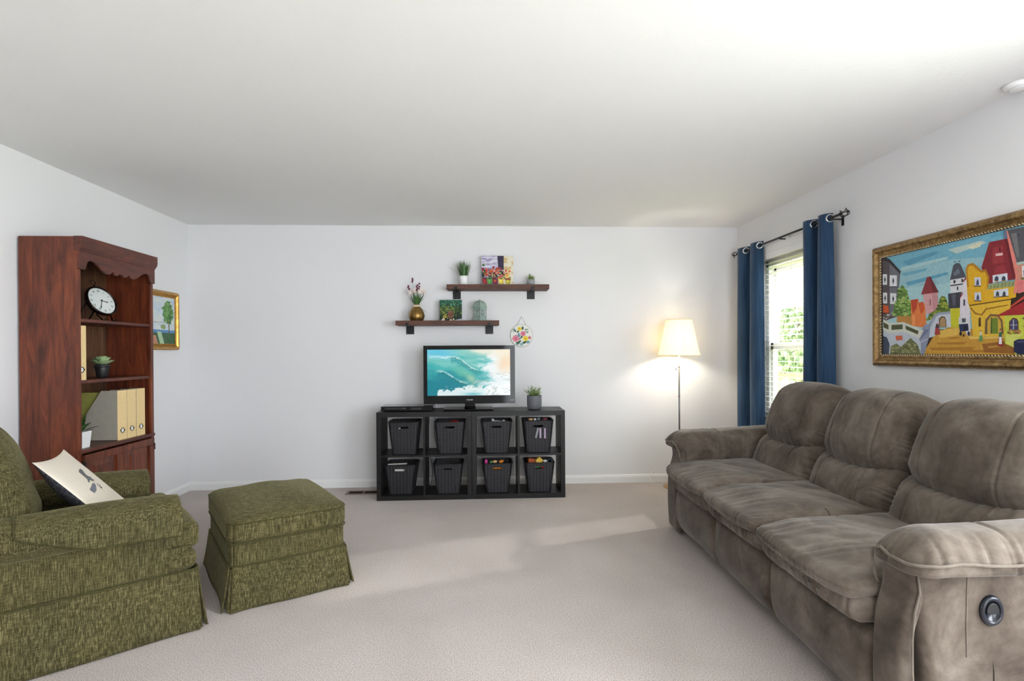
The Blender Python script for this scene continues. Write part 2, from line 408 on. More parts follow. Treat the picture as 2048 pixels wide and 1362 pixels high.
# ------------------------------------------------------------------ curtain rod and curtains
M_iron = plain('dark_iron', (58, 56, 56), .4, metal=.7); M_chrome = plain('brushed_nickel', (205, 205, 208), .25, metal=1.0, nz=.02)
RX, RZ = 2.376, 2.155
rod = empty('curtain_rod', (RX, 4.35, RZ)); tag(rod, 'dark metal curtain rod with cage finials above the window', 'curtain rod')
obj('rod_bar', tube(BM(), [(0, -.74, 0), (0, .745, 0)], .008, 12), M_iron, rod)
def finial(y, s):
    bm = BM(); tube(bm, [(0, y, 0), (0, y + s * .02, 0)], .011, 10); tube(bm, [(0, y + s * .085, 0), (0, y + s * .10, 0)], [.010, .004], 8)
    for k in range(4):
        a = k * PI / 2 + .4; pts = []
        for i in range(13):
            t_ = i / 12; rr = .03 * math.sin(PI * t_) ** .8 if 0 < t_ < 1 else .002
            pts.append((math.cos(a + t_ * 1.6) * rr, y + s * (.015 + .075 * t_), math.sin(a + t_ * 1.6) * rr))
        tube(bm, pts, .003, 6)
    obj('finial', bm, M_iron, rod)
finial(-.74, -1); finial(.745, 1)
for y in (-.66, 0.0, .70):
    bm = BM(); tube(bm, [(0, y, -.012), (.03, y, -.012), (XR - RX - .004, y, -.012)], .005, 8); tube(bm, [(-.012, y, .004), (-.01, y, -.01), (0, y, -.013), (.01, y, -.01), (.012, y, .004)], .004, 6)
    box(bm, XR - RX - .005, XR - RX, y - .011, y + .011, -.055, .012); obj('rod_bracket', bm, M_iron, rod)
def mat_curtain():
    t = NT('navy_curtain', rough=.75, spec=.25, sheen=.5); v = t.coord()
    f = t.noise(t.coord((1, 1, .04)), 90, 4, .6)
    c = t.ramp(f, [(0.3, srgb(32, 56, 84)), (0.7, srgb(58, 90, 124))]); t.base(c); t.bump(t.noise(v, 500, 2), .2, .001)
    tl = t.n('ShaderNodeBsdfTranslucent'); tl.inputs[0].default_value = srgb(40, 80, 140); mx = t.n('ShaderNodeMixShader'); mx.inputs[0].default_value = .18
    o = t.t.nodes['Material Output']; t.l(t.b.outputs[0], mx.inputs[1]); t.l(tl.outputs[0], mx.inputs[2]); t.l(mx.outputs[0], o.inputs['Surface']); return t.m
M_curt = mat_curtain()
def curtain(ya, yb, zb, label, seed, ph, nf, AMP):
    """cloth waves along the rod; folds keep their phase from top to hem"""
    root = empty('curtain', (RX, (ya + yb) / 2, zb)); tag(root, label, 'curtain', None)
    n, m_ = 110, 60; H = RZ + .035 - zb; L = yb - ya; rg = random.Random(seed)
    def pos(u, v):
        amp = AMP * (1 + .12 * math.sin(3 * v + seed)); wv = math.sin(2 * PI * nf * u + ph + .35 * math.sin(2.2 * v + seed))
        x = amp * wv + .006 * math.sin(9 * u + 4 * v); y = (u - .5) * L * (1 + .10 * v * v) + .012 * math.sin(2 * PI * nf * u * 2 + ph) + .01 * v * math.sin(5 * u)
        return (x, y, H * (1 - v) + (0 if v > .02 else 0.004 * wv))
    V = [pos(i / n, j / m_) for j in range(m_ + 1) for i in range(n + 1)]
    F = [(j * (n + 1) + i, j * (n + 1) + i + 1, (j + 1) * (n + 1) + i + 1, (j + 1) * (n + 1) + i) for j in range(m_) for i in range(n)]
    me = bpy.data.meshes.new('curtain_fabric'); me.from_pydata(V, [], F); me.shade_smooth(); o = obj('curtain_fabric', me, M_curt, root)
    sd = o.modifiers.new('s', 'SOLIDIFY'); sd.thickness = .0018
    # grommets at every crossing with the rod
    for i in range(n):
        a, b = pos(i / n, .035 / H), pos((i + 1) / n, .035 / H)
        if a[0] * b[0] < 0:
            c = Vector(((a[0] + b[0]) / 2, (a[1] + b[1]) / 2, H - .035)); t_ = (Vector(b) - Vector(a)).normalized(); nrm = t_.cross(Vector((0, 0, 1))).normalized()
            bm = BM(); tube(bm, [c + (t_ * math.cos(q) + Vector((0, 0, 1)) * math.sin(q)) * .0235 for q in np.arange(0, 2 * PI - .01, 2 * PI / 24)], .0065, 8, closed=True)
            obj('grommet', bm, M_chrome, root)
    return root
curtain(4.66, 5.035, .02, 'navy blue grommet curtain panel hanging at the left of the window near the corner', 1, 2.2, 1.5, .040)
curtain(3.70, 4.03, .02, 'navy blue grommet curtain panel at the right of the window behind the sofa back', 2, 2.4, 1.8, .046)

# ------------------------------------------------------------------ bookcase
def mat_wood(name, c0, c1, c2, stretch=(6, 6, .9), rough=.42, knots=True, spec=.5):
    t = NT(name, rough=rough, spec=spec); v = t.coord(stretch)
    f = t.noise(v, 3.2, 6, .6, 1.2); g = t.noise(t.coord((60, 60, 2.2)), 3, 4, .6)
    a = t.ramp(f, [(0.28, srgb(c0)), (0.5, srgb(c1)), (0.75, srgb(c2))])
    b = t.ramp(g, [(0.35, (.78, .76, .74, 1)), (0.65, (1.1, 1.1, 1.1, 1))]); c = t.mix(1.0, a, b, 'MULTIPLY')
    if knots:
        vo = t.n('ShaderNodeTexVoronoi'); vo.inputs['Scale'].default_value = 3.3; t.l(t.coord((1, 1, .55)), vo.inputs['Vector'])
        k = t.ramp(vo.outputs['Distance'], [(0.03, (.25, .2, .18, 1)), (0.085, (1, 1, 1, 1))]); c = t.mix(.8, c, k, 'MULTIPLY')
    t.base(c); t.bump(g, .08, .002); return t.m
M_cherry = mat_wood('cherry_pine', (62, 27, 16), (104, 48, 27), (142, 74, 42))
M_cherry_h = mat_wood('cherry_pine_horizontal', (60, 26, 18), (92, 42, 28), (116, 58, 38), (6, .9, 6), knots=False)
M_backpine = mat_wood('backboard_pine', (66, 42, 28), (98, 66, 44), (120, 84, 58), knots=False)
BX0, BX1, BY0, BY1, BZ = XL + .015, -2.361, 3.38, 4.13, 1.945
bk = empty('bookcase', ((BX0 + BX1) / 2, (BY0 + BY1) / 2, 0)); tag(bk, 'tall reddish brown wooden bookcase with scalloped top and two doors against left wall', 'bookcase')
def kob(name, bm, m, parent=bk, **k): bm.transform(Matrix.Translation(-Vector(bk.location))); return obj(name, bm, m, parent, **k)
kob('side_panel', box(BM(), BX0, BX1 - .02, BY0, BY0 + .022, 0, 1.943), M_cherry, bevel=.002)
kob('side_panel', box(BM(), BX0, BX1 - .02, BY1 - .022, BY1, 0, 1.943), M_cherry, bevel=.002)
bm = BM(); k = BY0 + .02
while k < BY1 - .03: box(bm, BX0 + .008, BX0 + .016, k, min(k + .092, BY1 - .02), .05, 1.9); box(bm, BX0 + .004, BX0 + .01, k + .09, k + .097, .05, 1.9); k += .095
kob('back_board', bm, M_backpine, bevel=.002)
kob('top_board', box(BM(), BX0, BX1 - .02, BY0 + .022, BY1 - .022, 1.90, 1.94), M_cherry_h)
bm = BM()   # face frame: stiles and the rail under the doors
for a, b, c, d in ((BY0, BY0 + .03, 0, 1.9), (BY1 - .03, BY1, 0, 1.9), (BY0 + .03, BY1 - .03, .04, .09)): box(bm, BX1 - .02, BX1, a, b, c, d)
kob('face_frame', bm, M_cherry, bevel=.002)
# scalloped valance
W_ = BY1 - BY0; pts = [(BY0, 1.87), (BY0, 1.755)]
half = [(.035, 1.752), (.05, 1.756), (.058, 1.768), (.062, 1.785), (.075, 1.806), (.095, 1.814), (.12, 1.812), (.155, 1.796), (.19, 1.775), (.225, 1.76), (.25, 1.754), (.272, 1.757), (.292, 1.772), (.30, 1.775), (.312, 1.762), (.325, 1.756), (.345, 1.757), (.36, 1.768), (.367, 1.772)]
pts += [(BY0 + a, b) for a, b in half] + [(BY1 - a, b) for a, b in half[::-1]] + [(BY1, 1.755), (BY1, 1.87)]
kob('scalloped_valance', prism(BM(), pts, lambda a, b: (BX1, a, b), lambda a, b: (BX1 + .014, a, b)), M_cherry_h, bevel=.002)
# crown
def crown_prof(bm):
    prof = [(0, 1.858), (.038, 1.858), (.042, 1.868), (.050, 1.878), (.054, 1.895), (.054, 1.945), (0, 1.945)]
    # front run with returns on both sides
    pa = [(BX1 - .02, BY0 - .001, 1, 0), (BX1 - .02, BY1 + .001, 1, 0)]
    rings = []
    for x, y, nx, ny in pa: rings.append([bm.verts.new((x + nx * p, y + ny * p * (.35 if 1 else 1), z)) for p, z in prof])
    for a, b in zip(rings, rings[1:]):
        for i in range(len(prof) - 1): bm.faces.new((a[i], a[i + 1], b[i + 1], b[i]))
    bm.faces.new((rings[0][-1], rings[0][0], rings[1][0], rings[1][-1]))
    for a in rings: bm.faces.new(a)
    return bm
kob('crown_moulding', crown_prof(BM()), M_cherry_h, bevel=.002)
for z_ in (1.465, 1.100): kob('shelf', box(BM(), BX0 + .01, BX1 - .006, BY0 + .022, BY1 - .022, z_ - .020, z_), M_cherry_h, bevel=.003)
kob('counter_shelf', box(BM(), BX0 + .01, BX1 + .010, BY0 + .003, BY1 - .003, .668, .690), M_cherry_h, bevel=.004)
kob('plinth', box(BM(), BX0, BX1 - .03, BY0 + .022, BY1 - .022, 0, .045), M_cherry)
ym = (BY0 + BY1) / 2
for s, (a, b) in ((1, (BY0 + .028, ym - .002)), (-1, (ym + .002, BY1 - .028))):
    bm = BM(); x = BX1 + .001; t_ = .055
    for c, d, e, f in ((a, b, .612, .658), (a, b, .09, .14), (a, a + t_, .14, .612), (b - t_, b, .14, .612)): box(bm, x, x + .018, c, d, e, f)
    kd = kob('door', bm, M_cherry, bevel=.003)
    bm = BM(); y0, y1, z0, z1 = a + t_, b - t_, .14, .612    # raised panel with sloped border
    o4 = [(y0, z0), (y1, z0), (y1, z1), (y0, z1)]; i4 = [(y0 + .035, z0 + .035), (y1 - .035, z0 + .035), (y1 - .035, z1 - .035), (y0 + .035, z1 - .035)]
    A = [bm.verts.new((x + .004, p, q)) for p, q in o4]; B_ = [bm.verts.new((x + .013, p, q)) for p, q in i4]
    for i in range(4): bm.faces.new((A[i], A[(i + 1) % 4], B_[(i + 1) % 4], B_[i]))
    bm.faces.new(B_); bm.faces.new([bm.verts.new((x, p, q)) for p, q in o4][::-1])
    kob('door_panel', bm, M_cherry, kd, bevel=.001)
    yk = (b - .028) if s == 1 else (a + .028)
    bm = BM(); lathe(bm, [(.006, 0), (.006, .012), (.014, .02), (.013, .027), (.0, .03)], 16, M=Matrix.Translation((x + .018, yk, .42)) @ Matrix.Rotation(PI / 2, 4, 'Y')); kob('knob', bm, M_iron, kd)
    yh = a if s == 1 else b
    [kob('hinge', box(BM(), x + .004, x + .021, yh - .003, yh + .003, q, q + .045), M_iron, kd) for q in (.575, .15)]

# magazine files
M_card = plain('cream_card', (236, 208, 152), .7, nz=.03); M_cardgrey = plain('grey_card', (166, 160, 148), .75, nz=.04); M_olive = plain('olive_folder', (150, 150, 76), .6)
M_paper = plain('white_paper', (240, 238, 230), .7, nz=.01)
M_blackm = plain('black_metal', (28, 28, 30), .4, metal=.5)
def mag_file(y, z, wd, label, group=None, folder=False, hgt=.325):
    """spine faces +x at x=0; box runs back to -dp; sides cut diagonally"""
    o = empty('magazine_file', (BX1 - .022, y, z)); tag(o, label, 'magazine file', group); dp = .245; t_ = .003; w2 = wd / 2
    side = [(0, 0), (0, hgt), (-.10, hgt), (-.235, .11), (-dp, .11), (-dp, 0)]
    bm = BM()
    for a, b in ((-w2, -w2 + t_), (w2 - t_, w2)): prism(bm, side, lambda p, q, a=a: (p, a, q), lambda p, q, b=b: (p, b, q))
    box(bm, -dp, 0, -w2, w2, 0, t_); box(bm, -dp, -dp + t_, -w2, w2, 0, .11); obj('file_body', bm, M_cardgrey, o)
    obj('spine', box(BM(), 0, .0025, -w2, w2, 0, hgt), M_card, o, bevel=.0008)
    bm = BM(); M = Matrix.Translation((.004, 0, .062)) @ Matrix.Rotation(PI / 2, 4, 'Y')
    tube(bm, [M @ Vector((math.cos(q) * .0165, math.sin(q) * .0165, 0)) for q in np.arange(0, 2 * PI - .01, 2 * PI / 20)], .0022, 8, closed=True)
    for s in (-1, 1): prism(bm, [(s * .0165, -.007), (s * .026, 0), (s * .0165, .007)], lambda a, b: (.003, a, .062 + b), lambda a, b: (.0055, a, .062 + b))
    obj('finger_ring', bm, M_blackm, o)
    obj('ring_centre', lathe(BM(), [(.0145, 0), (.0145, .0006)], 20, M=Matrix.Translation((.0026, 0, .062)) @ Matrix.Rotation(PI / 2, 4, 'Y')), M_paper, o)
    if folder: 
        bm = BM(); prism(bm, [(-.006, .006), (-.006, hgt - .012), (-.238, hgt - .012), (-.238, .006)], lambda p, q: (p, -w2 + .02, q), lambda p, q: (p, -w2 + .045, q)); obj('folder', bm, M_olive, o)
    return o
mag_file(3.440, 1.100, .078, 'cream magazine file standing alone on the middle bookcase shelf')
for i, (y, lb) in enumerate(((3.810, 'cream magazine file on the bookcase counter, nearest the white pot, with a grey side'), (3.909, 'cream magazine file in the middle of the row of three on the bookcase counter'), (4.010, 'cream magazine file at the far right end of the row on the bookcase counter'))):
    mag_file(y, .690, .094, lb, 'magazine files in a row on the bookcase counter', folder=(i == 0))

# plants
M_succ = NT('succulent_leaf', rough=.45); v = M_succ.coord((1, 1, 1)); M_succ.base(M_succ.ramp(M_succ.noise(v, 22, 3), [(0.3, srgb(112, 150, 96)), (0.7, srgb(200, 222, 170))])); M_succ = M_succ.m
M_green = NT('leaf_green', rough=.45); M_green.base(M_green.ramp(M_green.noise(M_green.coord(), 40, 3), [(0.3, srgb(34, 74, 34)), (0.7, srgb(84, 128, 60))])); M_green = M_green.m
M_lime = NT('leaf_lime', rough=.45); M_lime.base(M_lime.ramp(M_lime.noise(M_lime.coord(), 60, 3), [(0.3, srgb(70, 112, 50)), (0.7, srgb(168, 186, 96))])); M_lime = M_lime.m
M_soil = plain('soil', (60, 48, 40), .9); M_potblack = plain('black_plastic', (34, 34, 36), .45); M_potwhite = plain('white_ceramic', (238, 238, 238), .3, nz=.01); M_potgrey = plain('grey_ceramic', (92, 94, 100), .5); M_potconc = plain('pale_concrete', (160, 162, 162), .8, nz=.1)
def leaf(bm, base, d, L, wd, bend=0.3, n=6, thick=.0, cup=.25):
    """pointed blade from base along direction d, drooping by bend"""
    d = Vector(d).normalized(); up = Vector((0, 0, 1)); s = d.cross(up)
    if s.length < .05: s = Vector((1, 0, 0))
    s.normalize(); nr = s.cross(d).normalized(); prev = None; p = Vector(base); dd = d.copy()
    for i in range(n + 1):
        t_ = i / n; ww = wd * (math.sin(PI * min(1, t_ * .85 + .12)) ** .8 if t_ < 1 else 0.02)
        a = bm.verts.new(p - s * ww + nr * ww * cup); b = bm.verts.new(p - nr * (thick * (1 - t_))); c = bm.verts.new(p + s * ww + nr * ww * cup)
        if prev:
            for q in ((prev[0], prev[1], b, a), (prev[1], prev[2], c, b)): bm.faces.new(q).smooth = True
        prev = (a, b, c); dd = (dd - up * bend / n).normalized(); p = p + dd * L / n
def pot(parent, r0, r1, h, m, name='pot', wall=.006, foot=0, round_=False, n=32):
    if round_: pr = [(r0 * .7, 0), (r0 * .95, h * .1), (r0 * 1.12, h * .4), (r0 * 1.12, h * .62), (r1, h), (r1 - wall, h), (r1 - wall, h * .82)]
    else: pr = [(r0 - .004, 0), (r0, .006), (r1, h - .003), (r1 - .001, h), (r1 - wall, h), (r1 - wall, h * .85)]
    obj(name, lathe(BM(), pr, n, cap=False) if False else lathe(BM(), pr, n), m, parent)
    obj('soil', lathe(BM(), [(r1 - wall - .0005, h * .85 - .004), (r1 - wall - .0005, h * .85 + .001)], 20), M_soil, parent)
# rosette succulent
o = empty('succulent_plant', (-2.50, 3.80, 1.100)); tag(o, 'pale green rosette succulent in a black pot on the middle bookcase shelf', 'plant')
pot(o, .030, .044, .085, M_potblack)
obj('pot_rim', lathe(BM(), [(.0435, .068), (.0465, .068), (.0465, .086), (.0435, .086)], 32), M_potblack, o)
bm = BM(); rg = random.Random(4)
for ring, (nn, el, L, wd) in enumerate(((10, .18, .070, .019), (9, .5, .062, .018), (7, .85, .052, .016), (5, 1.2, .040, .013))):
    for i in range(nn):
        a = 2 * PI * i / nn + ring * .35 + rg.uniform(-.1, .1); e = el + rg.uniform(-.08, .08)
        leaf(bm, (math.cos(a) * .006, math.sin(a) * .006, .086 + ring * .006), (math.cos(a) * math.cos(e), math.sin(a) * math.cos(e), math.sin(e)), L, wd, -.55, 6, .004, .45)
obj('leaves', bm, M_succ, o)
# plant in square white pot
o = empty('leafy_plant', (-2.425, 3.49, .690)); tag(o, 'small dark green leafy plant in a square white pot on the bookcase counter', 'plant')
bm = BM(); 
def sqpot(bm, a, b, h):
    r_ = [[bm.verts.new((sx * q, sy * q, z_)) for sx, sy in ((-1, -1), (1, -1), (1, 1), (-1, 1))] for q, z_ in ((a, 0), (b, h), (b - .005, h), (b - .005, h - .012))]
    for p, q in zip(r_, r_[1:]):
        for i in range(4): bm.faces.new((p[i], p[(i + 1) % 4], q[(i + 1) % 4], q[i]))
    bm.faces.new(r_[0][::-1]); bm.faces.new(r_[-1])
sqpot(bm, .032, .040, .10); obj('pot', bm, M_potwhite, o, bevel=.003)
bm = BM()
for i in range(16):
    a = i * 2.4; e = .35 + (i % 4) * .3; leaf(bm, (0, 0, .088 + .005 * (i // 4)), (math.cos(a) * math.cos(e), math.sin(a) * math.cos(e), math.sin(e)), .085 + .01 * (i % 3), .013, .1, 6, 0, .3)
obj('leaves', bm, M_green, o)

# clock on the top shelf of the bookcase
o = empty('table_clock', (-2.515, 3.775, 1.4655)); tag(o, 'round white faced clock with bronze rim leaning on a stand on the top bookcase shelf', 'clock')
M_bronze = plain('dark_bronze', (44, 32, 28), .3, metal=.8)
CM = Matrix.Translation((.03, 0, .135)) @ Matrix.Rotation(R(-14), 4, 'Z') @ Matrix.Rotation(R(90 - 24), 4, 'Y') @ Matrix.Rotation(R(90), 4, 'Z')
obj('clock_case', lathe(BM(), [(.0, -.035), (.085, -.032), (.098, -.018), (.104, -.002), (.104, .006), (.098, .012), (.093, .010), (.091, .002), (.0, .002)], 48, M=CM), M_bronze, o)
bm = BM(); lay = bm.loops.layers.float_color.new('Col')
polys = [((226, 232, 230), [(.0915 * math.cos(a), .0915 * math.sin(a)) for a in np.arange(0, 2 * PI - .01, 2 * PI / 48)])]
def seg(x0, y0, x1, y1, w0, w1, c=(24, 22, 24)):
    d = Vector((x1 - x0, y1 - y0)).normalized(); n_ = Vector((-d.y, d.x)); return (c, [(x0 + n_.x * w0, y0 + n_.y * w0), (x1 + n_.x * w1, y1 + n_.y * w1), (x1 - n_.x * w1, y1 - n_.y * w1), (x0 - n_.x * w0, y0 - n_.y * w0)])
for i in range(60):
    a = 2 * PI * i / 60; polys.append(seg(.084 * math.cos(a), .084 * math.sin(a), .087 * math.cos(a), .087 * math.sin(a), .0005, .0005, (90, 90, 92)))
nums = []
for i, rn in enumerate(('XII', 'I', 'II', 'III', 'IV', 'V', 'VI', 'VII', 'VIII', 'IX', 'X', 'XI')):
    a = PI / 2 - 2 * PI * i / 12; nums.append((rn, a))
paint_polys(bm, lay, polys, lambda a, b, h: CM @ Vector((a, b, .0025 + h * .2)))
cf = obj('clock_face', bm, painted('clock_face_paint', .4, strokes=False), o)
M_black = plain('black_ink', (22, 21, 22), .5)
for rn, a in nums:
    text_mesh('numeral', rn, .020, M_black, cf, CM @ Matrix.Translation((.070 * math.cos(a), .070 * math.sin(a), .0036)) @ Matrix.Rotation(a - PI / 2, 4, 'Z') @ Matrix.Scale(.62, 4, (1, 0, 0)), .0003)
bm = BM()
for ang, L, w_ in ((R(-12), .045, .0032), (R(-116), .068, .0026)):   # about 3:35
    c_, s_ = math.cos(ang), math.sin(ang); pl = [(-.012, -w_ * .5), (L * .65, -w_ * .7), (L * .72, -w_ * 1.6), (L, 0), (L * .72, w_ * 1.6), (L * .65, w_ * .7), (-.012, w_ * .5)]
    prism(bm, pl, lambda a, b: CM @ Vector((a * c_ - b * s_, a * s_ + b * c_, .0045)), lambda a, b: CM @ Vector((a * c_ - b * s_, a * s_ + b * c_, .0055)))
lathe(bm, [(.005, .004), (.005, .007)], 16, M=CM); obj('clock_hands', bm, M_black, o)
bm = BM(); tube(bm, [CM @ Vector((0, .104, -.008)), CM @ Vector((0, .122, -.008))], .005, 10); tube(bm, [CM @ Vector((math.cos(q) * .017, .138 + math.sin(q) * .017, -.008)) for q in np.arange(0, 2 * PI - .01, 2 * PI / 20)], .0025, 8, closed=True); obj('hanging_ring', bm, M_bronze, o)
bm = BM()
for s in (-1, 1):
    tube(bm, [CM @ Vector((s * .045, .03, -.034)), (-.10, s * .06, .004)], .0045, 8); tube(bm, [CM @ Vector((s * .05, -.088, -.02)), (.085, s * .045 - .02, .004), (.105, s * .045 - .026, .006), (.108, s * .045 - .026, .018)], .0045, 8)
obj('stand', bm, M_bronze, o)

# framed landscape on the left wall beyond the bookcase
def frame_profile(name, f, S, Z, wd, dp, m, parent, beads=None):
    """f(s,z,d)->3D. rectangular frame S=(s0,s1), Z=(z0,z1) with a moulded profile; d = distance from the wall"""
    prof = [(0, 0), (0, dp * .55), (wd * .12, dp * .8), (wd * .3, dp), (wd * .5, dp * .92), (wd * .68, dp * .62), (wd * .82, dp * .5), (wd * .86, dp * .62), (wd, dp * .55), (wd, 0)]
    bm = BM(); rings = []
    for s, z_, ds, dz in ((S[0], Z[0], 1, 1), (S[1], Z[0], -1, 1), (S[1], Z[1], -1, -1), (S[0], Z[1], 1, -1)):
        rings.append([bm.verts.new(f(s + ds * p, z_ + dz * p, q)) for p, q in prof])
    for i in range(4):
        a, b = rings[i], rings[(i + 1) % 4]
        for k in range(len(prof)): j = (k + 1) % len(prof); bm.faces.new((a[k], a[j], b[j], b[k]))
    return obj(name, bm, m, parent)
M_gold = NT('antique_gold', rough=.42, metal=.75); v = M_gold.coord((1, 1, 1)); M_gold.base(M_gold.ramp(M_gold.noise(v, 40, 5, .7), [(0.25, srgb(72, 52, 34)), (0.5, srgb(150, 120, 78)), (0.8, srgb(206, 176, 124))])); M_gold.bump(M_gold.noise(v, 60, 4), .3, .003); M_gold = M_gold.m
M_gold2 = plain('bright_gold', (186, 140, 66), .35, metal=.75, nz=.25); M_darkgold = plain('dark_liner', (52, 34, 22), .6)
S0, S1, Z0, Z1 = 4.44, 5.062, 1.288, 1.784
pf = empty('landscape_painting', (XL, (S0 + S1) / 2, Z0)); tag(pf, 'small gold framed painting of a green tree by blue water, half hidden behind the bookcase', 'painting')
fl = lambda s, z_, d: (d, s - pf.location.y, z_ - pf.location.z)
frame_profile('picture_frame', fl, (S0, S1), (Z0, Z1), .052, .04, M_gold2, pf)
bm = BM(); 
for i in range(int((S1 - S0 - .01) / .02)):
    for z_ in (Z0 + .004, Z1 - .004): lathe(bm, [(.0, -.006), (.007, -.003), (.007, .003), (.0, .006)], 6, c=fl(S0 + .012 + i * .02, z_, .02))
for i in range(int((Z1 - Z0 - .01) / .02)):
    for s in (S0 + .004, S1 - .004): lathe(bm, [(.0, -.006), (.007, -.003), (.007, .003), (.0, .006)], 6, c=fl(s, Z0 + .012 + i * .02, .02))
obj('bead_trim', bm, M_gold, pf)
def land(U, V):
    n = fbm(U * 14, V * 12, 3); C = lerp(np.tile([196., 214, 232], (len(U), 1)), (226, 232, 226), np.clip(n * 1.6 - .3, 0, 1))
    C = lerp(C, (96, 146, 196), ((V < .30) & (V > .24)) * 1.0)
    C = lerp(C, (44, 84, 48), (V < .24) * (.75 + .25 * n)); C = lerp(C, (190, 220, 180), ((V < .26) & (np.abs(U - .62 + .35 * V - .02) < .06)) * .9); C = lerp(C, (214, 150, 120), ((V < .18) & (U + .35 * V < .52)) * .9)
    d = np.sqrt(((U - .80) / .155) ** 2 + ((V - .66) / .24) ** 2) + (fbm(U * 26, V * 22, 7) - .5) * .9
    C = lerp(C, (86, 138, 74), (d < 1) * 1.0); C = lerp(C, (140, 176, 110), ((d < 1) & (fbm(U * 40, V * 30, 9) > .52)) * .8); C = lerp(C, (48, 96, 52), ((d < 1) & (fbm(U * 34, V * 30, 19) > .6)) * .8)
    C = lerp(C, (104, 92, 60), ((np.abs(U - .83) < .012) & (V < .5) & (V > .22)) * 1.0)
    d2 = np.sqrt(((U - .66) / .07) ** 2 + ((V - .36) / .05) ** 2) + (n - .5) * .8; C = lerp(C, (134, 160, 96), (d2 < 1) * .9)
    C = lerp(C, (120, 110, 70), ((np.abs(V - .455) < .007) & (U < .8)) * .7); return C
obj('canvas', box(BM(), .004, .017, S0 + .04 - pf.location.y, S1 - .04 - pf.location.y, .04, Z1 - Z0 - .04), M_darkgold, pf)
M_paint = painted('oil_paint', .5)
grid_paint('painted_scene', 120, 100, lambda u, v: fl(S0 + .05 + u * (S1 - S0 - .1), Z0 + .05 + v * (Z1 - Z0 - .1), .018), land, M_paint, pf)

# ------------------------------------------------------------------ cube storage units and their baskets
M_blk = NT('black_laminate', rough=.4, spec=.3); f = M_blk.noise(M_blk.coord((2, 40, 40)), 8, 4); M_blk.base(M_blk.ramp(f, [(0.3, srgb(20, 19, 19)), (0.7, srgb(31, 30, 30))])); M_blk = M_blk.m
CY0, CY1, CT = 4.765, 5.115, .748
def cube_unit(x0, x1, label):
    o = empty('cube_storage_unit', ((x0 + x1) / 2, (CY0 + CY1) / 2, 0)); tag(o, label, 'storage unit', 'cube storage units under the television')
    w_ = (x1 - x0) / 2; d = (CY1 - CY0) / 2; t_ = .037
    for a, b in ((-w_, -w_ + t_), (w_ - t_, w_)): obj('side_panel', box(BM(), a, b, -d, d, 0, CT - .042), M_blk, o, bevel=.0015)
    obj('top_panel', box(BM(), -w_, w_, -d, d, CT - .042, CT), M_blk, o, bevel=.0015)
    obj('bottom_panel', box(BM(), -w_ + t_, w_ - t_, -d, d, 0, .040), M_blk, o, bevel=.001)
    obj('shelf', box(BM(), -w_ + t_, w_ - t_, -d + .001, d, .366, .382), M_blk, o)
    obj('divider', box(BM(), -.008, .008, -d + .001, d, .040, .366), M_blk, o); obj('divider', box(BM(), -.008, .008, -d + .001, d, .382, CT - .042), M_blk, o)
cube_unit(-.907, -.105, 'black four cube storage unit on the left, under the disc player')
cube_unit(-.103, .697, 'black four cube storage unit on the right, under the grey potted plant')
def mat_basket():
    t = NT('black_woven_plastic', rough=.5, spec=.4); v = t.coord()
    a = t.n('ShaderNodeTexWave', wave_type='BANDS', bands_direction='Z'); a.inputs['Scale'].default_value = 26; t.l(v, a.inputs['Vector'])
    b = t.n('ShaderNodeTexWave', wave_type='BANDS', bands_direction='X'); b.inputs['Scale'].default_value = 11; t.l(v, b.inputs['Vector'])
    c = t.n('ShaderNodeMath', operation='MULTIPLY'); t.l(a.outputs['Fac'], c.inputs[0]); t.l(b.outputs['Fac'], c.inputs[1])
    t.base(t.ramp(c.outputs[0], [(0.0, srgb(24, 24, 27)), (1.0, srgb(58, 57, 63))])); t.bump(c.outputs[0], .5, .004); return t.m
M_bask = mat_basket(); M_blackp = plain('black_plastic_rim', (20, 20, 23), .4)
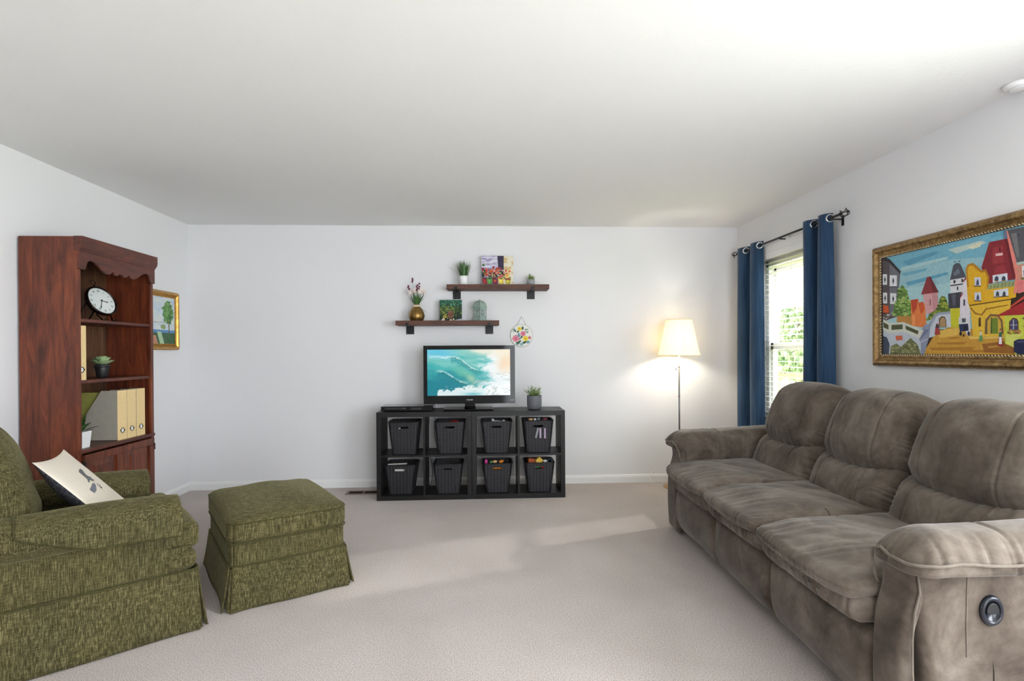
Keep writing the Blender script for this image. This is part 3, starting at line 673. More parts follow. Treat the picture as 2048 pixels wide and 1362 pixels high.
def basket_mesh(wt, wb, dt, db, h, slot=True):
    """tapered bin with rounded corners, thin walls and a hand slot in the front; front = -y"""
    bm = BM(); n = 56
    def ring(w_, d, z_, rr=.024):
        out = []; hx, hy = w_ / 2 - rr, d / 2 - rr
        for cx_, cy_, ux, uy, a0, hh in ((hx, -hy, 0, 1, -PI / 2, hy), (hx, hy, -1, 0, 0, hx), (-hx, hy, 0, -1, PI / 2, hy), (-hx, -hy, 1, 0, PI, hx)):
            for k in range(1, 4): out.append((cx_ + rr * math.cos(a0 + k * PI / 8), cy_ + rr * math.sin(a0 + k * PI / 8), z_))
            px_, py_ = cx_ + rr * math.cos(a0 + PI / 2), cy_ + rr * math.sin(a0 + PI / 2)
            for k in range(11): out.append((px_ + ux * 2 * hh * k / 10, py_ + uy * 2 * hh * k / 10, z_))
        return out
    zs = [0, .004, h * .25, h * .5, h * .80, h * .87, h * .94, h]; outer = []; inner = []
    for z_ in zs:
        t_ = z_ / h; outer.append([bm.verts.new(p) for p in ring(wb + (wt - wb) * t_, db + (dt - db) * t_, z_)])
        inner.append([bm.verts.new(p) for p in ring(wb + (wt - wb) * t_ - .006, db + (dt - db) * t_ - .006, max(z_, .004) if z_ else .003)])
    def slotf(k, i):
        if not slot or k != 4: return False
        x = outer[k][i].co.x; y = outer[k][i].co.y; x2 = outer[k][(i + 1) % n].co.x
        return y < -d_ * .45 and abs(x) < .05 and abs(x2) < .05
    d_ = db
    for L_, flip in ((outer, 0), (inner, 1)):
        for k in range(len(zs) - 1):
            for i in range(n):
                j = (i + 1) % n
                if slotf(k, i): continue
                f = (L_[k][i], L_[k][j], L_[k + 1][j], L_[k + 1][i]); bm.faces.new(f[::-1] if flip else f)
    for i in range(n):
        j = (i + 1) % n; bm.faces.new((outer[-1][i], outer[-1][j], inner[-1][j], inner[-1][i]))
        if slotf(4, i):
            bm.faces.new((outer[4][i], outer[4][j], inner[4][j], inner[4][i])); bm.faces.new((outer[5][i], inner[5][i], inner[5][j], outer[5][j]))
            if not slotf(4, i - 1): bm.faces.new((outer[4][i], inner[4][i], inner[5][i], outer[5][i]))
            if not slotf(4, j): bm.faces.new((outer[4][j], outer[5][j], inner[5][j], inner[4][j]))
    bm.faces.new(outer[0][::-1]); bm.faces.new(inner[0])
    return bm
def basket(name, wt, wb, h, label, loc, rz=0, m=None):
    o = empty(name, loc, rz); tag(o, label, 'basket', 'black baskets in the cube storage units')
    obj('basket_body', basket_mesh(wt, wb, .26, .22, h), m or M_bask, o)
    bm = BM(); n = 48; pts = []
    for i in range(n):
        a = 2 * PI * i / n; c, s = math.cos(a), math.sin(a); pts.append((math.copysign(abs(c) ** .24, c) * (wt / 2 + .001), math.copysign(abs(s) ** .24, s) * .131, h))
    obj('rim', tube(bm, pts, .0045, 6, closed=True), M_blackp, o); return o
cyb = 4.935
BK = [(-.685, .382, .265, .205, .274, 0, 'black woven basket in the top row, first from the left, with a clear label holder', 0),
      (-.292, .382, .265, .205, .272, 0, 'black woven basket in the top row, second from the left, holding something red', 0),
      (.110, .382, .270, .205, .272, 0, 'black woven basket in the top row, third from the left, holding a white bone toy', 0),
      (.472, .382, .265, .210, .274, 0, 'black woven basket in the top row, rightmost, heaped with small toys', 0),
      (-.715, .040, .270, .200, .250, -.04, 'black woven basket in the bottom row, leftmost, with white paper showing in its slot', 0),
      (-.310, .040, .255, .200, .252, 0, 'black woven basket in the bottom row, second from the left, nearly empty', 0),
      (.115, .040, .262, .195, .250, 0, 'black woven basket in the bottom row, third from the left, holding pink and orange toys', 0),
      (.482, .040, .262, .200, .252, 0, 'black woven basket in the bottom row, rightmost, holding orange and yellow blocks', 0)]
for x, z_, wt, wb, h, rz, lb, _ in BK: basket('storage_basket', wt, wb, h, lb, (x, cyb, z_), rz)
TC = {k: plain('toy_' + k, c, .45) for k, c in dict(red=(178, 24, 34), white=(232, 232, 232), orange=(232, 140, 40), rust=(176, 78, 24), yellow=(232, 190, 70), pink=(214, 60, 150), green=(96, 170, 84), blue=(44, 66, 84), grey=(132, 140, 142), tan=(214, 170, 120), maroon=(110, 50, 56), clear=(150, 152, 156), lilac=(178, 160, 184)).items()}
def toy(name, bm, m, label, loc, rot=(0, 0, 0), cat='toy', **k):
    o = obj(name, bm, TC[m], None, loc=loc, rot=rot, **k); tag(o, label, cat); return o
def ico(r, sc=(1, 1, 1)):
    bm = BM(); bmesh.ops.create_icosphere(bm, subdivisions=2, radius=r); bm.transform(Matrix.Diagonal((*sc, 1)))
    for f in bm.faces: f.smooth = True
    return bm
def bone():
    bm = BM(); tube(bm, [(-.045, 0, 0), (.045, 0, 0)], .007, 8)
    for x in (-.048, .048):
        for z_ in (-.009, .009):
            b2 = ico(.0115); b2.transform(Matrix.Translation((x, 0, z_))); me = bpy.data.meshes.new('t'); b2.to_mesh(me); bm.from_mesh(me); bpy.data.meshes.remove(me); b2.free()
    for f in bm.faces: f.smooth = True
    return bm
toy('toy_bone', bone(), 'white', 'white bone shaped toy lying on top of the third basket of the top row', (.125, 4.852, .650), (0, R(6), 0))
toy('toy_ball', ico(.030, (1.5, 1, .75)), 'red', 'crumpled red toy showing over the rim of the second basket of the top row', (-.255, 4.88, .640))
toy('toy_figure', ico(.020, (1.2, 1, .9)), 'maroon', 'maroon toy heaped at the right of the top right basket', (.535, 4.87, .662))
toy('toy_ball', ico(.016), 'grey', 'grey round toy on the heap in the top right basket', (.480, 4.87, .664))
toy('toy_ball', ico(.013), 'white', 'small white toy on the heap in the top right basket', (.447, 4.86, .662))
toy('toy_figure', ico(.014, (1.6, 1, .8)), 'tan', 'tan toy on the left of the heap in the top right basket', (.408, 4.86, .664))
toy('toy_block', box(BM(), -.036, .036, -.025, .025, -.018, .018), 'rust', 'rust orange block standing in the bottom right basket', (.420, 4.90, .298), (0, R(8), R(10)), bevel=.004)
toy('toy_block', box(BM(), -.026, .026, -.02, .02, -.026, .026), 'yellow', 'yellow orange block tipped on its corner in the bottom right basket', (.482, 4.87, .302), (0, R(42), R(5)), bevel=.004)
toy('toy_figure', ico(.014, (1.4, 1, .9)), 'white', 'white toy beside the yellow block in the bottom right basket', (.535, 4.87, .296))
toy('toy_ring', tube(BM(), [(math.cos(q) * .018, 0, math.sin(q) * .018) for q in np.arange(0, 6.2, .4)], .006, 8, closed=True), 'blue', 'dark blue ring toy at the right end of the bottom right basket', (.578, 4.87, .296))
toy('toy_figure', ico(.014, (1, .9, 1.6)), 'pink', 'bright pink toy at the left rim of the third basket of the bottom row', (.018, 4.850, .302))
toy('toy_figure', ico(.016, (1.4, 1, .8)), 'tan', 'tan toy in the middle of the third basket of the bottom row', (.095, 4.86, .300))
toy('toy_figure', ico(.018, (1.3, 1, .8)), 'orange', 'pale orange toy at the right of the third basket of the bottom row', (.150, 4.86, .300), (0, R(-20), 0))
toy('toy_ball', ico(.011), 'green', 'small green toy in the third basket of the bottom row', (.062, 4.85, .300))
# things seen through the hand slots
toy('toy_baton', tube(BM(), [(-.045, 0, 0), (.045, 0, 0)], .012, 10), 'orange', 'orange toy filling the hand slot of the third bottom basket', (.115, 4.842, .249))
toy('toy_spoon', tube(BM(), [(-.04, 0, 0), (.01, 0, .002), (.02, 0, .004)], [.008, .005, .006], 8), 'green', 'green toy in the hand slot of the bottom right basket', (.480, 4.842, .249))
toy('toy_ball', ico(.014, (1.3, 1, 1)), 'red', 'red toy in the hand slot of the bottom right basket', (.514, 4.842, .250))
o = obj('paper_sheet', box(BM(), -.05, .05, -.001, .001, -.11, .04), M_paper, None, loc=(-.715, 4.838, .215), rot=(0, 0, -.04)); tag(o, 'white paper inside the bottom left basket showing through its slot', 'paper')
o = obj('paper_stack', box(BM(), -.09, .07, -.02, .02, 0, .005), M_paper, None, loc=(-.735, 4.862, .291), rot=(0, R(-2), -.04)); tag(o, 'white papers lying across the top of the bottom left basket', 'paper')
# label holder on first basket
o = empty('label_holder', (-.735, 4.818, .575)); tag(o, 'small clear plastic label holder clipped on the first top basket', 'label holder')
obj('holder_frame', tube(BM(), [(-.022, 0, -.032), (.022, 0, -.032), (.024, 0, .028), (-.020, 0, .030)], .0018, 6, closed=True), TC['clear'], o)
obj('holder_clip', box(BM(), -.018, .022, -.003, .001, .028, .033), TC['white'], o)
# tubes seen in the top right basket
for i, (x, lb) in enumerate(((.448, 'grey ribbed tube leaning inside the front of the top right basket'), (.488, 'lilac ribbed tube upright in the front of the top right basket'), (.528, 'lilac ribbed tube at the right in the front of the top right basket'))):
    bm = BM(); pr = []
    for k in range(15): pr += [(.0085, k * .006), (.0105, k * .006 + .003)]
    toy('ribbed_tube', lathe(bm, pr, 12), 'clear' if i == 0 else 'lilac', lb, (x, 4.809, .508 - .002 * i), (R(-4), R(14 if i == 0 else 0), 0), 'tube')
for nm, pts, lb in (('power_cable', [(-.50, 5.14, .748), (-.50, 5.13, .60), (-.52, 5.13, .45), (-.49, 5.14, .30), (-.47, 5.15, .15), (-.50, 5.16, .01)], 'black cable hanging behind the left storage unit, nearer its left side'), ('power_cable', [(-.44, 5.15, .74), (-.45, 5.14, .5), (-.42, 5.13, .35), (-.45, 5.13, .24), (-.40, 5.14, .18), (-.42, 5.16, .01)], 'black looped cable behind the left storage unit, beside its middle divider')):
    bm = BM(); P_ = [Vector(p) for p in pts]; Q = []
    for i in range(len(P_) - 1):
        p0, p1, p2, p3 = P_[max(i - 1, 0)], P_[i], P_[i + 1], P_[min(i + 2, len(P_) - 1)]
        for k in range(6):
            t_ = k / 6; Q.append(.5 * ((2 * p1) + (p2 - p0) * t_ + (2 * p0 - 5 * p1 + 4 * p2 - p3) * t_ * t_ + (-p0 + 3 * p1 - 3 * p2 + p3) * t_ ** 3))
    o = obj(nm, tube(bm, Q + [P_[-1]], .003, 6), M_potblack); tag(o, lb, 'cable', 'cables behind the storage units')

# ------------------------------------------------------------------ television, disc player, grey pot
M_gloss = NT('gloss_black', rough=.06, spec=.22, color=srgb(9, 9, 10)).m; M_matblk = plain('matt_black', (18, 18, 19), .5)
TX0, TX1, TZ0, TZ1, TY = -.525, .278, .800, 1.312, 4.93
tv = empty('television', ((TX0 + TX1) / 2, TY, CT + .001)); tag(tv, 'flat television with gloss black frame showing an aqua wave picture on the storage units', 'television')
cx, cz = tv.location.x, tv.location.z
def tob(name, bm, m, parent=tv, **k): bm.transform(Matrix.Translation(-Vector(tv.location))); return obj(name, bm, m, parent, **k)
sx0, sx1, sz0, sz1 = -.492, .236, .872, 1.277
bm = BM()
for a, b, c, d in ((TX0, TX1, TZ0, sz0), (TX0, TX1, sz1, TZ1), (TX0, sx0, sz0, sz1), (sx1, TX1, sz0, sz1)): box(bm, a, b, TY - .005, TY + .025, c, d)
tob('bezel', bm, M_gloss); tob('rear_housing', box(BM(), TX0 + .03, TX1 - .03, TY + .025, TY + .075, TZ0 + .03, TZ1 - .03), M_matblk, bevel=.02, seg=3)
tob('screen_panel', box(BM(), sx0, sx1, TY + .002, TY + .01, sz0, sz1), M_gloss)
def sea(U, V):
    q = fbm(U * 5 + 2, V * 5, 1); qx = U + (q - .5) * .28; qy = V + (fbm(U * 4, V * 6 + 7, 2) - .5) * .22
    n1 = fbm(qx * 7, qy * 14, 3); n2 = fbm(qx * 22, qy * 34, 5)
    C = lerp(np.tile([54., 166, 168], (len(U), 1)), (132, 200, 192), np.clip((qy - .38) * 1.6 + (n1 - .5) * 1.4, 0, 1))
    C = lerp(C, (6, 122, 140), np.clip((.60 - qy) * 3.4 + (n1 - .5) * 1.8, 0, 1) * np.clip((.66 - qx) * 4, 0, 1) * .92)
    C = lerp(C, (96, 190, 224), np.clip((qy - .78) * 6, 0, 1) * np.clip((.45 - qx) * 4, 0, 1) * .8)
    C = lerp(C, (110, 190, 160), np.exp(-((qx - .42) / .12) ** 2 - ((qy - .52) / .12) ** 2) * .7)
    C = lerp(C, (190, 205, 165), np.exp(-((qx - .52) / .09) ** 2 - ((qy - .36) / .14) ** 2) * .7)
    C = lerp(C, (236, 238, 238), np.clip((qx - .60) * 6 + (n1 - .5) * 2.2, 0, 1) * .95)
    C = lerp(C, (232, 208, 176), np.clip((qx - .80) * 9, 0, 1) * np.clip((qy - .42) * 5, 0, 1))
    C = lerp(C, (232, 226, 205), np.clip((qx - .45) * 5, 0, 1) * np.clip((qy - .80) * 7, 0, 1) * .8)
    # crests: dark line with foam above it
    for xs_, ys_, st in (((0, .15, .33, .42, .50, .58, .66), (.83, .81, .81, .74, .62, .53, .50), .28), ((.10, .20, .28, .35, .42, .50), (.52, .49, .42, .33, .26, .23), .12)):
        cy = np.interp(U, xs_, ys_); e = V - cy + (n2 - .5) * .07 + (n1 - .5) * .04; on_ = smoothstep(xs_[0] - .02, xs_[0] + .05, U) * smoothstep(xs_[-1] + .02, xs_[-1] - .08, U)
        C = lerp(C, (238, 244, 242), np.exp(-((e - .030) / .020) ** 2) * on_ * .8 * np.clip(n2 * 2 - .3, 0, 1)); C = lerp(C, (8, 84, 92), np.exp(-(e / .008) ** 2) * on_ * .8 * (U > st)); C = lerp(C, (10, 120, 130), np.exp(-((e + .05) / .04) ** 2) * on_ * .5 * (U > st))
    C = lerp(C, (238, 242, 242), ((V < .10 + .16 * U + (n2 - .5) * .22) & (U > .12)) * .9); C = lerp(C, (90, 176, 186), np.exp(-((U - .55) / .11) ** 2 - ((V - .03) / .035) ** 2) * .8)
    C = lerp(C, (176, 190, 186), (n2 > .62) * (U > .55) * (V < .5) * .6)
    return C
M_screen = painted('screen_picture', .2, strokes=False, emit=.80)
sf = grid_paint('screen_image', 180, 102, lambda u, v: (sx0 + u * (sx1 - sx0) - cx, -.0 + .0015, sz0 + v * (sz1 - sz0) - cz), sea, M_screen, tv)
text_mesh('brand_lettering', 'INSIGNIA', .013, TC['white'], tv, Matrix.Translation((-.122 - cx, -.0056, .834 - cz)) @ Matrix.Rotation(PI / 2, 4, 'X'), .0003)
for x in (.238, .258): tob('button_light', box(BM(), x, x + .006, TY - .0062, TY - .005, .826, .832), TC['white'])
bm = BM(); box(bm, -.165, -.075, TY - .002, TY + .03, .775, TZ0 + .002); tob('stand_neck', bm, M_gloss, bevel=.004)
bm = BM(); box(bm, -.345, .085, 4.80, 5.04, CT + .001, CT + .016); tob('stand_base', bm, M_gloss, bevel=.008, seg=3)
bm = BM(); tube(bm, [(-.12, TY + .01, .765), (-.12, TY + .01, .776)], .05, 24); tob('stand_collar', bm, M_gloss)

dv = empty('disc_player', (-.655, 4.93, CT + .001)); tag(dv, 'slim black disc player on the left end of the storage units', 'disc player')
obj('player_body', box(BM(), -.222, .222, -.115, .115, .004, .044), M_gloss, dv, bevel=.003)
obj('player_feet', (lambda bm: ([box(bm, x, x + .02, y, y + .02, 0, .004) for x in (-.2, .18) for y in (-.1, .08)], bm)[1])(BM()), M_matblk, dv)
obj('disc_tray', box(BM(), -.19, -.02, -.1165, -.114, .018, .034), M_matblk, dv); text_mesh('player_lettering', 'DVD', .011, TC['grey'], dv, Matrix.Translation((-.02, -.1168, .026)) @ Matrix.Rotation(PI / 2, 4, 'X'), .0003)
obj('display_window', box(BM(), .03, .12, -.1166, -.114, .014, .032), M_blackp, dv)

o = empty('potted_plant', (.446, 4.905, CT + .001)); tag(o, 'bushy green plant in a dark grey pot on the right of the storage units', 'plant')
obj('pot', lathe(BM(), [(.050, 0), (.058, .006), (.0625, .022), (.0655, .05), (.0655, .118), (.063, .122), (.058, .118), (.058, .105)], 40), M_potgrey, o)
obj('soil', lathe(BM(), [(.0575, .10), (.0575, .106)], 24), M_soil, o)
bm = BM(); rg = random.Random(8)
for i in range(46):
    a = rg.uniform(0, 2 * PI); e = rg.uniform(.5, 1.5); rr = rg.uniform(0, .04); L = rg.uniform(.05, .1); b0 = Vector((math.cos(a) * rr, math.sin(a) * rr, .105)); d = Vector((math.cos(a) * math.cos(e), math.sin(a) * math.cos(e), math.sin(e)))
    tube(bm, [b0, b0 + d * L], [.0014, .0008], 4)
    for k in range(7):
        q = b0 + d * L * (k + 2) / 8.5; aa = rg.uniform(0, 2 * PI); leaf(bm, q, (math.cos(aa), math.sin(aa), .6), rg.uniform(.012, .024), .0048, .2, 3, 0, .3)
obj('foliage', bm, M_lime, o)

# ------------------------------------------------------------------ wall shelves and what stands on them
M_shelfwood = mat_wood('walnut_shelf', (62, 36, 26), (92, 56, 42), (112, 74, 56), (1.2, 8, 8), knots=False, rough=.6)
def wall_shelf(x0, x1, zt, label, bx):
    o = empty('wall_shelf', ((x0 + x1) / 2, DB, zt - .042)); tag(o, label, 'wall shelf', 'floating shelves above the television'); d = .205; w_ = (x1 - x0) / 2
    obj('shelf_board', box(BM(), -w_, w_, -d, -.001, 0, .042), M_shelfwood, o, bevel=.002)
    for x in bx:
        x -= (x0 + x1) / 2; bm = BM(); box(bm, x - .037, x + .037, -.006, -.0005, -.075, -.001); box(bm, x - .014, x + .014, -d - .004, -.004, -.006, -.001); box(bm, x - .014, x + .014, -d - .008, -d - .001, -.006, .022)
        b = obj('shelf_bracket', bm, M_blackm, o, bevel=.001)
        for sx in (-.025, .025): obj('screw', lathe(BM(), [(.004, 0), (.003, .002), (0, .0025)], 10, M=Matrix.Translation((x + sx, -.006, -.062)) @ Matrix.Rotation(PI / 2, 4, 'X')), M_chrome, b)
SU, SL_ = 1.868, 1.541
wall_shelf(-.328, .605, SU, 'upper dark wood wall shelf holding two plants and a flower painting', (-.245, .452))
wall_shelf(-.788, .146, SL_, 'lower dark wood wall shelf holding a vase, a leaf painting and a lantern', (-.682, .058))
ys = 5.165
# grass plant
o = empty('grass_plant', (-.176, ys, SU)); tag(o, 'spiky green grass plant in a white pot on the left of the upper shelf', 'plant')
pot(o, .038, .0425, .086, M_potwhite, wall=.005); bm = BM(); rg = random.Random(2)
for i in range(125):
    a = rg.uniform(0, 2 * PI); rr = rg.uniform(0, .034); t_ = rr / .034; e = R(88) - t_ * rg.uniform(.05, .42); L = rg.uniform(.10, .165)
    leaf(bm, (math.cos(a) * rr, math.sin(a) * rr, .070), (math.cos(a) * math.cos(e), math.sin(a) * math.cos(e), math.sin(e)), L, rg.uniform(.0028, .0046), .1 * t_, 5, 0, .2)
for a, L in ((PI + .1, .17), (.2, .165), (PI - .3, .15)): leaf(bm, (math.cos(a) * .032, math.sin(a) * .02, .075), (math.cos(a) * .55, math.sin(a) * .1, .83), L, .0028, .75, 8, 0, .2)
obj('grass_blades', bm, M_green, o)
# small spiky plant in round pot
o = empty('spiky_plant', (.444, ys, SU)); tag(o, 'tiny spiky succulent in a pale grey round pot on the right of the upper shelf', 'plant')
pot(o, .033, .036, .054, M_potconc, round_=True, wall=.005); bm = BM()
for i in range(60):
    a = rg.uniform(0, 2 * PI); e = rg.uniform(.35, 1.5); leaf(bm, (math.cos(a) * .006, math.sin(a) * .006, .046), (math.cos(a) * math.cos(e), math.sin(a) * math.cos(e), math.sin(e)), rg.uniform(.04, .068) * (1.1 if e > 1 else .9), .0038, .05, 4, 0, .3)
obj('spiky_leaves', bm, M_lime, o)

def canvas(name, label, x0, x1, z0, z1, y, colfn, nx=110, side=(232, 230, 226), polys=None):
    o = empty(name, ((x0 + x1) / 2, y, z0)); tag(o, label, 'painting'); w_ = (x1 - x0) / 2; h = z1 - z0
    obj('canvas_block', box(BM(), -w_, w_, 0, .022, 0, h), plain('canvas_edge', side, .8), o)
    c = grid_paint('painted_surface', nx, nx, lambda u, v: (-w_ + u * 2 * w_, -.0006, v * h), colfn, M_paint, o)
    if polys:
        bm = BM(); lay = bm.loops.layers.float_color.new('Col'); paint_polys(bm, lay, polys, lambda a, b, hh: (-w_ + a * 2 * w_, -.0008 - hh, b * h), dz=.00001); obj('brush_dabs', bm, M_paint, o)
def dabs(rg, n, cols, cx_, cy_, sx, sy, r0, r1):
    out = []
    for i in range(n):
        x = min(.97, max(.03, rg.gauss(cx_, sx))); y = min(.97, max(.02, rg.gauss(cy_, sy))); a0 = rg.uniform(0, 6); r_ = rg.uniform(r0, r1); e = rg.uniform(.5, 1)
        out.append((rg.choice(cols), [(min(.995, max(.005, x + r_ * math.cos(a0 + k * PI / 3) * (1 if k % 2 else e))), min(.995, max(.005, y + r_ * e * math.sin(a0 + k * PI / 3)))) for k in range(6)]))
    return out
def fl_bg(U, V):
    n = fbm(U * 5, V * 22, 2); C = lerp(np.tile([206., 206, 226], (len(U), 1)), (150, 128, 176), np.clip((n - .45) * 4, 0, 1)); C = lerp(C, (226, 226, 232), ((n < .42) * .8))
    C = lerp(C, (92, 84, 118), np.clip((.62 - V - .1 * np.abs(U - .4)) * 6, 0, 1) * (U < .68) * (n * .6 + .4)); C = lerp(C, (42, 34, 62), ((U > .50 + .12 * (1 - V) * n) & (U < .70)) * (np.clip((V - .3) * 5, 0, 1)) * .92)
    C = lerp(C, (232, 226, 204), (U >= .70) * 1.0); C = lerp(C, (208, 176, 118), ((U > .70) & (fbm(U * 9, V * 9, 6) > .55)) * .8); C = lerp(C, (236, 220, 190), (V < .06) * 1.0); C = lerp(C, (150, 110, 180), ((V < .04) & (U > .45) & (U < .75)) * .8); return C
rg = random.Random(11); fp = []
fp += dabs(rg, 60, [(40, 70, 44), (30, 48, 34), (70, 104, 60)], .38, .38, .2, .09, .03, .07)
fp += dabs(rg, 16, [(234, 160, 60), (224, 120, 50), (240, 190, 90)], .82, .36, .06, .06, .02, .045)
for cx_, cc in ((.10, (150, 40, 50)), (.25, (92, 150, 76)), (.42, (128, 34, 66)), (.61, (232, 204, 92)), (.83, (196, 184, 70))):
    fp.append((cc, [(cx_ - .09, .27), (cx_ - .07, .08), (cx_ + .05, .04), (cx_ + .085, .10), (cx_ + .095, .27)])); fp.append(((40, 40, 40), [(cx_ - .07, .24), (cx_, .215), (cx_ + .08, .24), (cx_, .26)])); fp.append((tuple(min(255, int(c * 1.3)) for c in cc), [(cx_ - .03, .22), (cx_ - .02, .1), (cx_ + .01, .1), (cx_ + .01, .22)]))
fp.append(((150, 80, 50), [(.74, .25), (.92, .25), (.92, .19), (.74, .19)]))
fp += dabs(rg, 44, [(186, 50, 40), (206, 86, 60), (206, 96, 54), (226, 150, 140), (140, 36, 40)], .38, .42, .2, .09, .025, .06)
fp += dabs(rg, 34, [(240, 236, 214), (232, 214, 160), (220, 226, 200)], .36, .40, .22, .1, .01, .024)
fp += dabs(rg, 12, [(160, 50, 50), (200, 90, 70)], .56, .56, .05, .03, .02, .035)
canvas('flower_painting', 'unframed canvas of flower pots on the upper shelf between the two plants', -.011, .282, SU, 2.146, 5.19, fl_bg, 100, polys=fp)
def lf_bg(U, V):
    n = fbm(U * 12, V * 12, 4); C = lerp(np.tile([18., 44, 26], (len(U), 1)), (36, 96, 70), np.clip(V * 1.2 - .35 + (n - .5), 0, 1)); return lerp(C, (80, 104, 34), np.clip(1 - np.abs(V - .5) * 3, 0, 1) * (n > .5) * .7)
rg = random.Random(5); lp = dabs(rg, 120, [(60, 150, 120), (90, 180, 150), (30, 90, 70), (20, 70, 50)], .5, .85, .3, .08, .012, .035) + dabs(rg, 170, [(130, 156, 50), (170, 176, 84), (96, 130, 40), (200, 200, 110), (60, 96, 30)], .42, .5, .28, .15, .010, .03) + dabs(rg, 50, [(24, 50, 24), (16, 36, 20)], .6, .3, .25, .15, .015, .03)
lp += dabs(rg, 40, [(206, 186, 70), (226, 190, 110), (190, 170, 60)], .24, .24, .06, .07, .012, .03)
lp += [((122, 78, 62), [(.37, .40), (.42, .46), (.52, .48), (.60, .46), (.615, .36), (.60, .22), (.56, .13), (.44, .13), (.38, .2)]), ((92, 52, 46), [(.40, .34), (.5, .31), (.59, .35), (.58, .30), (.5, .26), (.42, .29)]), ((150, 104, 84), [(.42, .45), (.5, .47), (.5, .42), (.43, .40)])]
lp += [((222, 208, 196), [(.02, .0), (.17, .15), (.2, .14), (.24, .02)]), ((232, 216, 180), [(.44, .01), (.46, .09), (.55, .08), (.56, .01)]), ((222, 210, 180), [(.62, .16), (.68, .04), (.58, .04)]), ((196, 196, 214), [(.7, .05), (.99, .12), (.99, .03), (.7, .0)])]
canvas('leaf_painting', 'small square canvas of green leaves with a brown pot on the lower shelf', -.400, -.196, SL_, 1.737, 5.18, lf_bg, 80, (66, 84, 74), lp)

# brass vase with tulips
o = empty('flower_vase', (-.608, ys, SL_)); tag(o, 'rounded brass vase of white and burgundy flowers on the left of the lower shelf', 'vase')
M_brass = NT('aged_brass', rough=.38, metal=.85); M_brass.base(M_brass.ramp(M_brass.noise(M_brass.coord((1, 1, .4)), 30, 4, .6, 1.5), [(0.3, srgb(104, 76, 36)), (0.7, srgb(176, 142, 84))])); M_brass = M_brass.m
obj('vase_body', lathe(BM(), [(.050, 0), (.058, .006), (.070, .03), (.072, .055), (.064, .085), (.044, .118), (.031, .132), (.029, .139), (.034, .150), (.030, .152), (.026, .14), (.026, .12)], 40), M_brass, o)
obj('rope_collar', lathe(BM(), [(.030, .128), (.034, .130), (.035, .146), (.031, .149)], 32), plain('cream_rope', (216, 200, 176), .8, bump=.4), o)
bm = BM()
for s in (-1, 1): tube(bm, [(s * (.045 + .045 * math.sin(PI * k / 10)), 0, .112 - .085 * k / 10) for k in range(11)], .0022, 6)
obj('wire_handles', bm, M_chrome, o)
bm = BM(); bw = BM(); bp = BM(); rg = random.Random(9)
for i in range(30):
    a = rg.uniform(0, 2 * PI); e = rg.uniform(.85, 1.4); leaf(bm, (math.cos(a) * .012, math.sin(a) * .012, .140), (math.cos(a) * math.cos(e), math.sin(a) * math.cos(e) * .7, math.sin(e)), rg.uniform(.09, .13), .007, .0, 6, 0, .35)
def bud(b_, p, r_, n=6, h=1.6, open_=.15):
    for k in range(n):
        a = 2 * PI * k / n; leaf(b_, p, (math.cos(a) * .55, math.sin(a) * .55, .8), r_ * h, r_ * .55, -open_, 5, 0, .7)
for x, y, z_ in ((-.056, -.01, .245), (-.018, -.03, .262), (.012, .02, .268), (.044, -.02, .262), (.066, .0, .245), (-.036, .03, .255), (.03, -.035, .248)):
    tube(bm, [(x * .15, y * .15, .14), (x * .6, y * .6, .2), (x, y, z_)], .0016, 5); bud(bw, (x, y, z_ - .008), .034, 6, 1.5, .4)
for x, y, z_ in ((-.070, -.02, .292), (-.034, .0, .362), (.012, -.035, .285), (.022, -.02, .315)):
    tube(bm, [(x * .15, y * .15, .14), (x * .7, y * .7, .24), (x, y, z_)], .0012, 5)
    for k in range(3): bud(bp, (x + rg.uniform(-.01, .01), y, z_ - .012 + k * .014), .013, 4, 1.7, .3)
obj('stems_and_leaves', bm, M_green, o); obj('white_blooms', bw, plain('white_petals', (240, 228, 222), .6), o); obj('burgundy_blooms', bp, plain('burgundy_petals', (112, 34, 62), .6), o)

# lantern, corner towards the room
o = empty('metal_lantern', (-.030, ys, SL_), R(45 + 3)); tag(o, 'verdigris metal lantern with a domed roof on the right of the lower shelf', 'lantern')
M_verd = plain('verdigris', (150, 172, 164), .7, nz=.15, nscale=60); a = .043
for nm, z0, z1, s in (('lantern_base', 0, .012, a + .004), ('lantern_base', .012, .026, a + .0), ('eaves', .118, .128, a + .006)):
    obj(nm, box(BM(), -s, s, -s, s, z0, z1), M_verd, o, bevel=.002)
for i in range(4):   # pierced side panels: frame plus ring and bars
    M = Matrix.Rotation(i * PI / 2, 4, 'Z') @ Matrix.Translation((0, -a + .002, 0)); bm = BM()
    for x0, x1, z0, z1 in ((-a, -a + .007, .026, .118), (a - .007, a, .026, .118), (-a, a, .026, .036), (-a, a, .100, .118)): box(bm, x0, x1, -.0015, .0015, z0, z1, M)
    tube(bm, [M @ Vector((math.cos(q) * .017, 0, .068 + math.sin(q) * .021)) for q in np.arange(0, 6.2, .35)], .003, 6, closed=True)
    lathe(bm, [(.009, -.002), (.009, .002)], 16, M=M @ Matrix.Translation((0, 0, .068)) @ Matrix.Rotation(PI / 2, 4, 'X'))
    for sx in (-1, 1):
        for sz in (-1, 1): tube(bm, [M @ Vector((sx * .034, 0, .068 + sz * .034)), M @ Vector((sx * .012, 0, .068 + sz * .018))], .0025, 6)
        tube(bm, [M @ Vector((sx * .034, 0, .068)), M @ Vector((sx * .009, 0, .068))], .002, 6)
    obj('pierced_panel', bm, M_verd, o)
bm = BM(); prev = None     # domed four-sided roof
